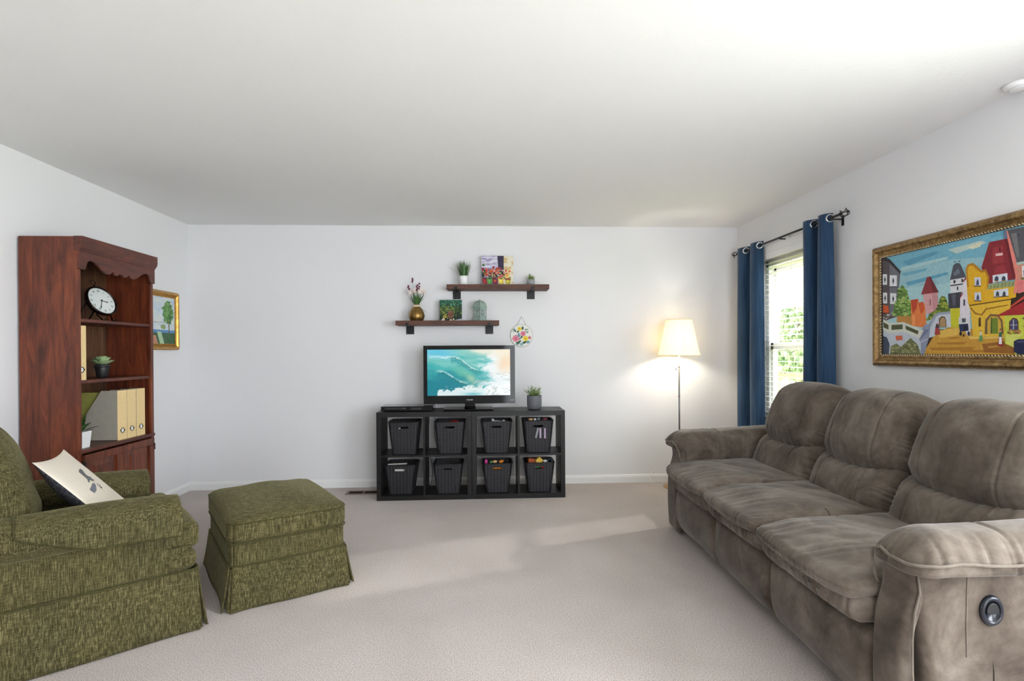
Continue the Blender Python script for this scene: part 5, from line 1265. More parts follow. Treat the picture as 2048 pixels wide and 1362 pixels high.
((134,138,92),[(257,1240),(270,1246),(289,1241),(275,1235)]),
((86,92,54),[(181,1218),(188,1221),(198,1219),(190,1214)]),
((134,138,92),[(158,1262),(170,1269),(187,1263),(174,1256)]),
((156,156,112),[(146,1247),(153,1252),(163,1248),(155,1243)]),
((156,156,112),[(316,1277),(325,1284),(338,1278),(328,1270)]),
((156,156,112),[(296,1275),(302,1277),(310,1275),(304,1272)]),
((86,92,54),[(209,1216),(215,1221),(225,1217),(218,1212)]),
((134,138,92),[(349,1243),(359,1248),(374,1244),(363,1237)]),
((134,138,92),[(322,1282),(329,1285),(340,1282),(332,1278)]),
((134,138,92),[(225,1215),(232,1219),(242,1216),(235,1211)]),
((156,156,112),[(174,1259),(182,1265),(194,1260),(185,1254)]),
((156,156,112),[(221,1224),(229,1228),(240,1225),(231,1220)]),
((156,156,112),[(322,1266),(328,1270),(337,1266),(330,1261)]),
((156,156,112),[(252,1286),(262,1291),(276,1287),(266,1282)]),
((86,92,54),[(250,1268),(258,1274),(269,1269),(260,1263)]),
((86,92,54),[(254,1268),(260,1271),(269,1269),(262,1265)]),
((134,138,92),[(201,1270),(210,1273),(222,1270),(213,1266)]),
((134,138,92),[(201,1260),(210,1265),(224,1261),(214,1254)]),
((156,156,112),[(142,1241),(153,1247),(168,1242),(157,1234)]),
((86,92,54),[(332,1264),(341,1269),(355,1265),(344,1260)]),
((156,156,112),[(299,1259),(308,1264),(320,1260),(311,1255)]),
((134,138,92),[(240,1252),(252,1260),(270,1253),(256,1244)]),
((86,92,54),[(210,1251),(222,1259),(239,1252),(226,1242)]),
((156,156,112),[(307,1243),(317,1249),(332,1244),(321,1237)]),
((86,92,54),[(285,1223),(294,1228),(307,1224),(297,1218)]),
((156,156,112),[(264,1283),(273,1286),(286,1283),(276,1279)]),
((156,156,112),[(320,1277),(332,1283),(350,1277),(336,1270)]),
((134,138,92),[(170,1255),(182,1262),(198,1257),(186,1248)]),
((156,156,112),[(273,1276),(283,1281),(296,1277),(286,1271)]),
((134,138,92),[(220,1251),(231,1259),(248,1252),(235,1243)]),
((134,138,92),[(259,1247),(272,1252),(292,1248),(277,1241)]),
((134,138,92),[(226,1265),(233,1268),(243,1265),(235,1262)]),
((134,138,92),[(333,1224),(341,1227),(354,1225),(344,1220)]),
((156,156,112),[(293,1253),(303,1258),(317,1254),(306,1247)]),
((134,138,92),[(127,1218),(136,1223),(149,1219),(139,1214)]),
((86,92,54),[(181,1220),(189,1225),(200,1221),(191,1214)]),
((156,156,112),[(259,1237),(271,1243),(288,1238),(275,1232)]),
((134,138,92),[(225,1266),(233,1271),(245,1267),(236,1260)]),
((134,138,92),[(312,1233),(318,1235),(327,1233),(320,1230)]),
((156,156,112),[(278,1237),(287,1241),(301,1237),(291,1232)]),
((86,92,54),[(198,1219),(205,1224),(217,1220),(208,1214)]),
((156,156,112),[(226,1237),(238,1245),(254,1239),(242,1230)]),
((134,138,92),[(181,1240),(192,1245),(208,1241),(196,1236)]),
((86,92,54),[(260,1276),(268,1280),(280,1276),(271,1272)]),
((134,138,92),[(229,1244),(242,1250),(262,1245),(247,1239)]),
((86,92,54),[(331,1268),(340,1272),(352,1268),(343,1263)]),
((86,92,54),[(259,1268),(268,1273),(282,1269),(272,1263)]),
((156,156,112),[(180,1263),(191,1268),(208,1264),(195,1259)]),
((165,60,60),[(468,1332),(474,1372),(497,1371),(504,1331)]),
((70,50,60),[(472,1368),(480,1392),(495,1389),(499,1367)]),
((210,140,130),[(480,1390),(486,1397),(493,1391),(487,1385)]),
((216,216,222),[(570,1620),(660,1617),(664,1600),(646,1537),(572,1542)]),
((78,80,92),[(569,1614),(590,1688),(611,1697),(630,1691),(666,1616)]),
((110,114,128),[(588,1646),(623,1670),(631,1640),(598,1630)]),
((40,38,44),[(570,1587),(648,1587),(646,1581),(572,1581)]),
((40,40,48),[(590,1610),(604,1608),(603,1594),(590,1595)]),
((40,40,48),[(639,1611),(649,1609),(649,1594),(639,1595)]),
((50,50,60),[(611,1575),(620,1574),(620,1556),(611,1557)]),
((60,60,72),[(556,1544),(649,1545),(632,1461),(561,1465)]),
((88,90,104),[(579,1538),(605,1537),(601,1478),(587,1478)]),
((200,196,42),[(570,1465),(632,1464),(630,1362),(575,1366)]),
((30,30,34),[(594,1708),(609,1703),(594,1702)]),
((30,30,34),[(621,1705),(638,1705),(623,1699)]),
((222,216,224),[(631,1517),(666,1607),(686,1598),(690,1320),(672,1320),(628,1411)]),
((140,44,60),[(626,1519),(649,1545),(646,1531),(631,1513)]),
((140,44,60),[(665,1617),(668,1607),(646,1590),(648,1599)]),
((70,60,76),[(650,1505),(660,1504),(660,1472),(650,1473)]),
((134,40,50),[(796,1767),(890,1766),(936,1572),(791,1567),(753,1651)]),
((156,52,58),[(814,1735),(865,1739),(872,1659),(814,1655)]),
((110,32,42),[(890,1766),(936,1572),(914,1575),(878,1763)]),
((154,50,60),[(832,1644),(871,1646),(890,1604),(817,1606)]),
((100,28,40),[(847,1733),(854,1733),(858,1711),(845,1712)]),
((225,190,190),[(829,1706),(867,1703),(865,1692),(830,1694)]),
((216,220,230),[(814,1605),(889,1605),(890,1571),(814,1570)]),
((60,68,90),[(823,1577),(825,1593),(834,1600),(844,1592),(844,1576)]),
((170,140,60),[(825,1578),(843,1576),(843,1571),(825,1573)]),
((60,68,90),[(860,1572),(861,1588),(870,1595),(880,1587),(880,1571)]),
((170,140,60),[(862,1574),(879,1572),(879,1566),(862,1568)]),
((222,172,34),[(665,1657),(676,1679),(706,1682),(733,1659),(753,1638),(776,1639),(795,1602),(791,1550),(933,1560),(931,1489),(689,1450),(676,1493)]),
((182,126,24),[(665,1657),(676,1679),(706,1682),(733,1659),(753,1638),(778,1639),(796,1600),(791,1550),(782,1551),(785,1598),(773,1626),(749,1627),(725,1649),(704,1669),(683,1668),(675,1652),(682,1563),(674,1564)]),
((226,184,58),[(682,1471),(907,1480),(899,1408),(882,1314),(706,1314),(692,1443)]),
((96,66,26),[(682,1474),(907,1484),(907,1479),(685,1468)]),
((150,104,30),[(692,1465),(721,1433),(752,1423),(775,1450),(893,1459),(893,1454),(781,1443),(757,1416),(717,1425),(689,1457)]),
((120,92,60),[(770,1324),(774,1396),(800,1421),(842,1415),(864,1387),(870,1322),(859,1322),(855,1381),(839,1406),(804,1410),(786,1388),(784,1324)]),
((204,166,66),[(784,1324),(786,1388),(804,1410),(839,1406),(855,1381),(859,1322)]),
((108,128,44),[(807,1326),(807,1400),(839,1401),(841,1325)]),
((60,84,34),[(802,1327),(804,1405),(810,1402),(810,1326)]),
((74,52,30),[(736,1363),(738,1406),(749,1408),(750,1363)]),
((206,210,224),[(715,1609),(750,1604),(750,1562),(715,1566)]),
((64,70,104),[(724,1569),(726,1586),(732,1600),(739,1585),(740,1567)]),
((70,54,34),[(712,1568),(751,1563),(751,1558),(712,1563)]),
((206,210,224),[(715,1534),(751,1530),(751,1490),(715,1493)]),
((64,70,104),[(725,1496),(727,1512),(733,1525),(740,1511),(741,1495)]),
((70,54,34),[(713,1495),(752,1491),(752,1486),(713,1490)]),
((152,160,112),[(779,1541),(800,1563),(928,1565),(930,1539)]),
((112,122,80),[(798,1541),(805,1561),(809,1560),(804,1541)]),
((112,122,80),[(818,1542),(824,1561),(828,1561),(824,1542)]),
((112,122,80),[(837,1542),(843,1562),(847,1561),(843,1542)]),
((112,122,80),[(856,1543),(862,1562),(866,1561),(862,1543)]),
((112,122,80),[(875,1543),(880,1562),(885,1562),(880,1543)]),
((112,122,80),[(893,1544),(899,1563),(903,1562),(898,1544)]),
((112,122,80),[(911,1544),(917,1563),(921,1562),(916,1544)]),
((214,218,230),[(819,1532),(893,1535),(894,1498),(821,1497)]),
((64,74,84),[(829,1503),(833,1522),(839,1528),(846,1519),(848,1503)]),
((64,74,84),[(863,1499),(867,1518),(873,1524),(880,1515),(881,1499)]),
((86,60,30),[(818,1502),(896,1499),(896,1495),(818,1498)]),
((226,132,122),[(883,1801),(901,1804),(939,1623),(936,1508),(918,1503),(929,1586)]),
((88,88,94),[(890,1805),(1220,1794),(1220,1645),(937,1643)]),
((120,118,120),[(908,1783),(935,1783),(948,1672),(935,1668)]),
((104,120,144),[(869,1807),(884,1806),(891,1767),(872,1767)]),
((20,20,26),[(942,1776),(948,1774),(948,1768),(942,1769)]),
((168,190,180),[(933,1647),(1220,1651),(1220,1636),(937,1634)]),
((204,138,118),[(936,1635),(1220,1636),(1220,1550),(938,1508)]),
((222,220,224),[(959,1627),(984,1629),(985,1577),(961,1576)]),
((120,110,120),[(965,1606),(980,1606),(980,1578),(968,1578)]),
((222,124,124),[(934,1566),(1220,1571),(1220,1556),(941,1504)]),
((150,90,50),[(983,1573),(985,1575),(989,1573),(986,1571)]),
((100,110,50),[(989,1576),(992,1577),(1220,1575),(1220,1573)]),
((100,110,50),[(965,1572),(968,1574),(972,1572),(969,1570)]),
((150,90,50),[(986,1569),(988,1571),(993,1568),(989,1566)]),
((100,110,50),[(977,1575),(980,1576),(985,1574),(981,1573)]),
((100,110,50),[(957,1570),(962,1574),(969,1569),(964,1566)]),
((100,110,50),[(955,1573),(961,1576),(970,1572),(963,1569)]),
((100,110,50),[(955,1569),(959,1571),(965,1568),(960,1565)]),
((100,110,50),[(953,1570),(959,1574),(967,1570),(961,1565)]),
((100,110,50),[(952,1570),(957,1572),(963,1569),(958,1567)]),
((100,110,50),[(959,1567),(963,1569),(970,1566),(965,1564)]),
((100,110,50),[(981,1566),(984,1568),(989,1565),(985,1564)]),
((196,202,70),[(873,1410),(1220,1406),(1220,1219),(926,1218),(921,1258),(875,1278)]),
((212,214,110),[(882,1317),(967,1321),(927,1284),(920,1258),(881,1278)]),
((162,40,46),[(830,1409),(1220,1570),(1220,1403)]),
((196,70,60),[(907,1453),(987,1502),(991,1490),(900,1440)]),
((128,30,40),[(830,1409),(1220,1410),(1220,1401)]),
((96,50,44),[(896,1335),(897,1379),(916,1396),(935,1391),(943,1376),(943,1336)]),
((66,70,104),[(902,1340),(902,1375),(917,1390),(932,1386),(938,1375),(938,1340)]),
((210,214,220),[(917,1387),(920,1387),(920,1339),(917,1339)]),
((210,214,220),[(902,1364),(938,1362),(938,1360),(902,1362)]),
((120,90,50),[(930,1328),(934,1332),(941,1329),(936,1324)]),
((190,140,90),[(932,1331),(935,1334),(940,1331),(936,1329)]),
((190,140,90),[(924,1328),(930,1332),(938,1328),(932,1324)]),
((120,90,50),[(929,1324),(935,1329),(944,1325),(937,1319)]),
((120,90,50),[(886,1328),(893,1333),(902,1328),(895,1322)]),
((190,140,90),[(929,1336),(933,1338),(939,1336),(935,1334)]),
((190,140,90),[(938,1335),(945,1341),(955,1335),(948,1328)]),
((190,140,90),[(943,1330),(949,1333),(956,1331),(950,1327)]),
((120,90,50),[(897,1331),(900,1333),(905,1331),(902,1329)]),
((190,140,90),[(934,1334),(938,1337),(944,1334),(940,1330)]),
((172,110,64),[(917,1334),(923,1339),(934,1335),(926,1329)]),
((120,90,50),[(887,1330),(892,1334),(898,1331),(893,1327)]),
((172,110,64),[(935,1336),(940,1339),(947,1337),(942,1333)]),
((190,140,90),[(938,1328),(942,1331),(948,1328),(944,1325)]),
((190,140,90),[(919,1327),(923,1330),(929,1327),(924,1323)]),
((172,110,64),[(897,1324),(903,1328),(913,1324),(906,1319)]),
((120,90,50),[(912,1327),(917,1330),(924,1327),(919,1324)]),
((120,90,50),[(925,1328),(932,1332),(942,1328),(934,1323)]),
((190,140,90),[(945,1323),(949,1325),(956,1323),(951,1321)]),
((172,110,64),[(938,1324),(943,1329),(952,1325),(945,1319)]),
((172,110,64),[(895,1323),(900,1326),(906,1323),(901,1320)]),
((190,140,90),[(943,1326),(947,1328),(953,1326),(949,1322)]),
((172,110,64),[(942,1332),(948,1335),(956,1332),(950,1328)]),
((120,90,50),[(900,1323),(903,1325),(907,1323),(904,1321)]),
((190,140,90),[(898,1339),(904,1345),(914,1339),(907,1332)]),
((120,90,50),[(918,1323),(925,1326),(934,1323),(927,1319)]),
((70,96,36),[(989,1370),(1220,1374),(1220,1370),(1220,1366)]),
((96,120,44),[(1220,1340),(1220,1344),(1220,1340),(1220,1334)]),
((50,76,30),[(982,1372),(989,1377),(1220,1372),(992,1367)]),
((50,76,30),[(1220,1378),(1220,1384),(1220,1378),(1220,1371)]),
((50,76,30),[(992,1341),(1220,1345),(1220,1341),(1220,1336)]),
((50,76,30),[(961,1388),(971,1393),(984,1388),(974,1383)]),
((70,96,36),[(1220,1340),(1220,1346),(1220,1341),(1220,1333)]),
((96,120,44),[(1220,1321),(1220,1327),(1220,1322),(1220,1314)]),
((70,96,36),[(981,1401),(987,1405),(1220,1401),(990,1396)]),
((50,76,30),[(987,1361),(1220,1366),(1220,1361),(1220,1355)]),
((96,120,44),[(979,1326),(986,1330),(1220,1327),(988,1322)]),
((50,76,30),[(979,1380),(987,1385),(1220,1379),(990,1373)]),
((70,96,36),[(1220,1406),(1220,1410),(1220,1406),(1220,1401)]),
((70,96,36),[(964,1355),(970,1359),(978,1355),(972,1350)]),
((70,96,36),[(980,1344),(986,1348),(1220,1344),(988,1340)]),
((70,96,36),[(959,1391),(968,1395),(980,1391),(971,1385)]),
((96,120,44),[(974,1358),(978,1360),(984,1358),(979,1356)]),
((50,76,30),[(974,1390),(979,1394),(985,1390),(980,1386)]),
((70,96,36),[(983,1339),(991,1343),(1220,1339),(1220,1333)]),
((50,76,30),[(1220,1358),(1220,1360),(1220,1358),(1220,1355)]),
((70,96,36),[(973,1370),(981,1376),(1220,1370),(984,1362)]),
((70,96,36),[(982,1322),(988,1325),(1220,1322),(990,1319)]),
((70,96,36),[(1220,1378),(1220,1382),(1220,1378),(1220,1373)]),
((96,120,44),[(966,1366),(973,1370),(983,1366),(975,1362)]),
((70,96,36),[(1220,1349),(1220,1356),(1220,1350),(1220,1341)]),
((96,120,44),[(977,1404),(983,1410),(1220,1404),(986,1398)]),
((70,96,36),[(988,1353),(1220,1358),(1220,1353),(1220,1348)]),
((50,76,30),[(992,1411),(1220,1416),(1220,1410),(1220,1405)]),
((70,96,36),[(975,1336),(981,1341),(989,1337),(983,1331)]),
((96,120,44),[(988,1374),(1220,1377),(1220,1374),(1220,1370)]),
((50,76,30),[(1220,1343),(1220,1350),(1220,1344),(1220,1335)]),
((96,120,44),[(1220,1408),(1220,1413),(1220,1408),(1220,1403)]),
((70,96,36),[(966,1350),(974,1355),(984,1350),(976,1344)]),
((96,120,44),[(979,1360),(986,1363),(1220,1360),(988,1356)]),
((96,120,44),[(1220,1345),(1220,1351),(1220,1345),(1220,1338)]),
((96,120,44),[(983,1393),(990,1398),(1220,1393),(1220,1387)]),
((70,96,36),[(1220,1343),(1220,1347),(1220,1343),(1220,1338)]),
((96,120,44),[(984,1351),(990,1355),(1220,1351),(992,1347)]),
((96,120,44),[(969,1336),(976,1340),(987,1336),(979,1330)]),
((96,120,44),[(976,1381),(983,1385),(992,1381),(985,1376)]),
((96,120,44),[(983,1379),(988,1383),(1220,1379),(990,1375)]),
((70,96,36),[(980,1386),(987,1389),(1220,1385),(990,1382)]),
((70,96,36),[(972,1351),(980,1356),(991,1351),(982,1345)]),
((70,96,36),[(981,1334),(986,1337),(1220,1334),(988,1330)]),
((70,96,36),[(987,1349),(1220,1353),(1220,1349),(1220,1343)]),
((96,120,44),[(969,1372),(977,1379),(990,1372),(981,1363)]),
((96,120,44),[(992,1397),(1220,1401),(1220,1397),(1220,1393)]),
((50,76,30),[(971,1388),(979,1394),(1220,1388),(982,1380)]),
((50,76,30),[(970,1339),(976,1343),(985,1339),(978,1334)]),
((50,76,30),[(982,1344),(988,1348),(1220,1344),(990,1339)]),
((30,34,74),[(920,1287),(940,1296),(1220,1297),(1220,1228),(940,1227),(921,1239)]),
((70,74,110),[(927,1283),(947,1290),(1220,1290),(1220,1282),(947,1280)]),
((200,204,220),[(967,1239),(977,1251),(971,1239),(987,1245),(984,1238)]),
((206,206,210),[(622,1415),(669,1416),(670,1379),(623,1379)]),
((70,76,90),[(642,1409),(664,1408),(664,1388),(642,1389)]),
((34,44,84),[(623,1380),(678,1381),(682,1345),(630,1342)]),
((26,28,44),[(652,1371),(673,1370),(673,1345),(652,1346)]),
((36,36,40),[(642,1332),(640,1325),(635,1321),(630,1322),(626,1329),(626,1336),(630,1342),(636,1343),(640,1339)]),
((36,36,40),[(689,1330),(688,1323),(683,1319),(678,1321),(674,1327),(674,1335),(678,1341),(683,1342),(688,1338)]),
((36,36,40),[(657,1321),(656,1317),(653,1315),(649,1316),(647,1319),(647,1324),(649,1328),(653,1329),(656,1326)]),
((90,150,90),[(739,1291),(744,1322),(756,1321),(761,1290)]),
((224,214,200),[(742,1320),(746,1339),(755,1338),(756,1320)]),
((150,100,70),[(746,1339),(750,1348),(753,1339)]),
((150,40,50),[(840,1266),(845,1305),(862,1305),(868,1264)]),
((232,232,236),[(845,1275),(848,1312),(859,1311),(862,1275)]),
((60,110,90),[(845,1309),(847,1332),(862,1332),(861,1308)]),
((200,150,120),[(849,1333),(854,1346),(860,1334)]),
((70,40,30),[(848,1342),(854,1350),(860,1343)])]

S_END = 1.285; Y0 = 3.367
tp = empty('town_painting', (XR, Y0 - S_END / 2, 1.154)); tag(tp, 'large gold framed painting of an old town street above the sofa', 'painting')
ft = lambda s, z_, d: (-d, (Y0 - s) - tp.location.y, z_ - 1.154)
frame_profile('picture_frame', ft, (0, S_END), (1.154, 1.882), .062, .042, M_gold, tp)
obj('backing_board', (lambda bm: (bm.transform(Matrix.Identity(4)), bm)[1])(box(BM(), -.016, -.002, -S_END / 2 + .01, S_END / 2 - .01, .01, .718)), M_darkgold, tp)
bm = BM()
def rope(bm, a, b):
    a, b = Vector(a), Vector(b); L = (b - a).length; n = int(L / .017); d = (b - a).normalized(); up = Vector((-1, 0, 0)); s_ = d.cross(up)
    for i in range(n):
        c = a + d * (i + .5) * L / n; tube(bm, [c - d * .0055 - s_ * .0035, c + up * .003, c + d * .0055 + s_ * .0035], [.0022, .0048, .0022], 5)
rope(bm, ft(.066, 1.154 + .066, .022), ft(S_END - .066, 1.154 + .066, .022)); rope(bm, ft(.066, 1.882 - .066, .022), ft(S_END - .066, 1.882 - .066, .022))
rope(bm, ft(.066, 1.22, .022), ft(.066, 1.816, .022)); rope(bm, ft(S_END - .066, 1.22, .022), ft(S_END - .066, 1.816, .022))
obj('rope_trim', bm, plain('pale_gold', (206, 186, 150), .5, metal=.4, nz=.2), tp)
bm = BM()
for s0, s1, z0, z1 in ((.060, S_END - .060, 1.214, 1.226), (.060, S_END - .060, 1.81, 1.822), (.060, .073, 1.214, 1.822), (S_END - .073, S_END - .060, 1.214, 1.822)):
    q = [ft(s0, z0, .0205), ft(s1, z1, .016)]; box(bm, q[0][0], q[1][0], min(q[0][1], q[1][1]), max(q[0][1], q[1][1]), q[0][2], q[1][2])
obj('dark_liner', bm, M_darkgold, tp)
bm = BM(); lay = bm.loops.layers.float_color.new('Col')
paint_polys(bm, lay, [(c, [(a / 1000, b / 1000) for a, b in p]) for c, p in TOWN], lambda a, b, h: ft(a, b, .0165 + h), dz=.0000065)
obj('painted_scene', bm, M_paint, tp)

# ------------------------------------------------------------------ sofa
def mat_suede(name, c0, c1, c2):
    t = NT(name, rough=.85, spec=.15, sheen=.35); v = t.coord(); t.b.inputs['Sheen Tint'].default_value = srgb(225, 222, 218)
    f = t.noise(v, 5.5, 6, .62, .5); g = t.noise(v, 38, 4, .6, .3)
    a = t.ramp(f, [(0.3, srgb(c0)), (0.5, srgb(c1)), (0.72, srgb(c2))]); b = t.ramp(g, [(0.3, (.88, .88, .88, 1)), (0.7, (1.1, 1.1, 1.1, 1))])
    t.base(t.mix(1.0, a, b, 'MULTIPLY')); t.bump(t.noise(v, 9, 3, .5, .4), .2, .015); t.bump(t.noise(v, 260, 2), .12, .002); return t.m
M_suede = mat_suede('grey_brown_suede', (64, 55, 48), (94, 84, 75), (122, 112, 103)); M_welt = mat_suede('suede_piping', (98, 90, 80), (112, 103, 93), (124, 115, 104))
sofa = empty('reclining_sofa', (1.83, 2.82, 0), R(-1.2)); tag(sofa, 'three seat grey brown suede reclining sofa along the right wall under the town painting', 'sofa')
SE = [-1.075, -.40, .22, .89]
def TF(me, M): me.transform(M); return me
obj('back_frame', shift(rbox('back_frame', (.26, 2.30, .86), .08, (6, 20, 10), 4, lambda P, c: (P.__setitem__((slice(None), 0), P[:, 0] + .08 * (c[:, 2] - .2)), P)[1]), (.40, -.065, .48)), M_suede, sofa)
obj('seat_base', box(BM(), -.47, .45, -1.06, .88, .05, .38), M_suede, sofa)
for i in range(3):
    a, b = SE[i], SE[i + 1]; w_ = b - a; yc = (a + b) / 2; sd = i * 7 + 3
    def f_foot(P, c):
        P[:, 0] -= .028 * np.cos(c[:, 2] * 1.4) * (c[:, 0] < .2) * (1 - .35 * c[:, 1] ** 4); P[:, 0] += .055 * np.clip(-c[:, 2], 0, 1) ** 2.2
        P[:, 0] += .004 * np.sin(c[:, 1] * 5 + sd) * np.cos(c[:, 2] * 3) + .022 * smoothstep(.75, 1.0, c[:, 2])
        return P
    obj('footrest_panel', shift(rbox('footrest_panel', (.11, w_ - .008, .318), .040, (4, 30, 24), 4, f_foot), (-.490, yc, .185)), M_suede, sofa)
    def f_roll(P, c):
        fr = smoothstep(.3, -.6, c[:, 0]); cy = c[:, 1]
        P[:, 0] -= .010 * gath(P[:, 1], sd, 75) * fr * (.35 + .65 * np.exp(-((np.abs(cy) - .45) / .25) ** 2)) * (1 - .5 * np.abs(c[:, 2]))
        P[:, 0] += .012 * np.abs(cy) ** 5 * fr; P[:, 2] -= .010 * (1 - cy ** 2) * (c[:, 2] > 0); P[:, 0] += .010 * groove(np.abs(cy), .86, .02) * fr; return P
    obj('front_roll', shift(rbox('front_roll', (.18, w_ - .008, .114), .052, (6, 150, 12), 6, f_roll), (-.522, yc, .398)), M_suede, sofa)
    def f_seat(P, c):
        cx_, cy, cz_ = c[:, 0], c[:, 1], c[:, 2]; top = smoothstep(-.1, .8, cz_)
        P[:, 2] += top * (.022 * (1 - cx_ ** 2) * (1 - cy ** 4)) - .018 * smoothstep(-.3, -1.0, cx_) + .006 * smoothstep(.0, 1, cx_)
        P[:, 2] -= .014 * np.abs(cy) ** 4 * top * smoothstep(.2, -1, cx_) - .012 * (1 - cy ** 2) * smoothstep(-.6, -1, cx_) * -1
        wr = gath(P[:, 1] + .25 * P[:, 0], sd + 1, 46) * smoothstep(.1, -.75, cx_) * top * (.35 + .65 * smoothstep(.2, .9, cy))
        P[:, 2] += .006 * wr + .003 * np.sin(P[:, 0] * 16 + 5 * P[:, 1] + sd) * top
        P[:, 2] += .004 * gath(P[:, 0] * .8 + P[:, 1] * .5, sd + 2, 22) * top * (1 - cx_ ** 2)
        e = groove(cz_, .05, .10) * smoothstep(.5, 1, np.maximum(-cx_, 0)) ; P[:, 0] += .004 * e
        P[:, 0] += .030 * np.abs(cy) ** 6 * (cx_ < 0) - .006 * gath(P[:, 1], sd + 5, 60) * smoothstep(-.7, -1, cx_) * .5
        return P
    obj('seat_cushion', shift(rbox('seat_cushion', (.75, w_ - .008, .070), .034, (60, 110, 6), 6, f_seat), (-.270, yc, .482)), M_suede, sofa)
    def f_back(hd):
        def f(P, c):
            cx_, cy, cz_ = c[:, 0], c[:, 1], c[:, 2]; fr = smoothstep(.4, -.7, cx_); ay = np.abs(cy)
            P[:, 0] -= fr * (.055 if hd else .035) * (1 - ay ** 2.6) * (1 - np.abs(cz_) ** 2.2)
            if hd:
                P[:, 1] *= 1 - .08 * np.clip(cz_, 0, 1) ** 2.5 - .04 * np.clip(-cz_, 0, 1) ** 2
                P[:, 2] -= .075 * ay ** 3.6 * np.clip(cz_, 0, 1) ; P[:, 2] += .060 * ay ** 2.6 * np.clip(-cz_, 0, 1)
                P[:, 0] += .03 * ay ** 3 * fr
            else:
                P[:, 2] += .055 * ay ** 2.6 * np.clip(cz_, 0, 1) - .015 * (1 - ay ** 2) * np.clip(cz_, 0, 1); P[:, 0] += .03 * ay ** 4 * fr
            g_ = gath(P[:, 2] + .12 * ay * cz_, sd + (20 if hd else 30) + (1 if False else 0), 62)
            P[:, 0] -= fr * .0075 * g_ * smoothstep(.62, .98, ay) * (.6 + .4 * np.sin(cz_ * 3 + sd))
            P[:, 1] += .007 * g_ * np.sign(cy) * smoothstep(.8, 1, ay)
            g2 = gath(P[:, 1] * (1 + .2 * cz_), sd + 40, 58); en = smoothstep(-.35, -.95, cz_) if hd else smoothstep(.3, .95, cz_)
            P[:, 0] -= fr * (.006 if hd else .008) * g2 * en * (1 - smoothstep(.8, 1, ay))
            if i == 1 and hd: P[:, 0] -= fr * .006 * gath(P[:, 1] - .25 * P[:, 2], 99, 36) * smoothstep(.7, -.6, cz_) * (cy > -.55) * smoothstep(.95, .3, np.abs(cy - .1))
            for s0 in (-.52, .52): P[:, 0] += fr * (.0075 * groove(cy, s0 + .03 * cz_, .016))
            return P
        return f
    T = R(23)
    me = rbox('lumbar_cushion', (.22, w_ + .002, .27), .085, (4, 120, 50), 6, f_back(False)); obj('lumbar_cushion', TF(me, Matrix.Translation((.070, yc, .550)) @ Matrix.Rotation(T, 4, 'Y')), M_suede, sofa)
    me = rbox('head_cushion', (.28, w_ + .020, .475), .118, (4, 120, 64), 7, f_back(True)); obj('head_cushion', TF(me, Matrix.Translation((.205, yc, .815)) @ Matrix.Rotation(T, 4, 'Y')), M_suede, sofa)
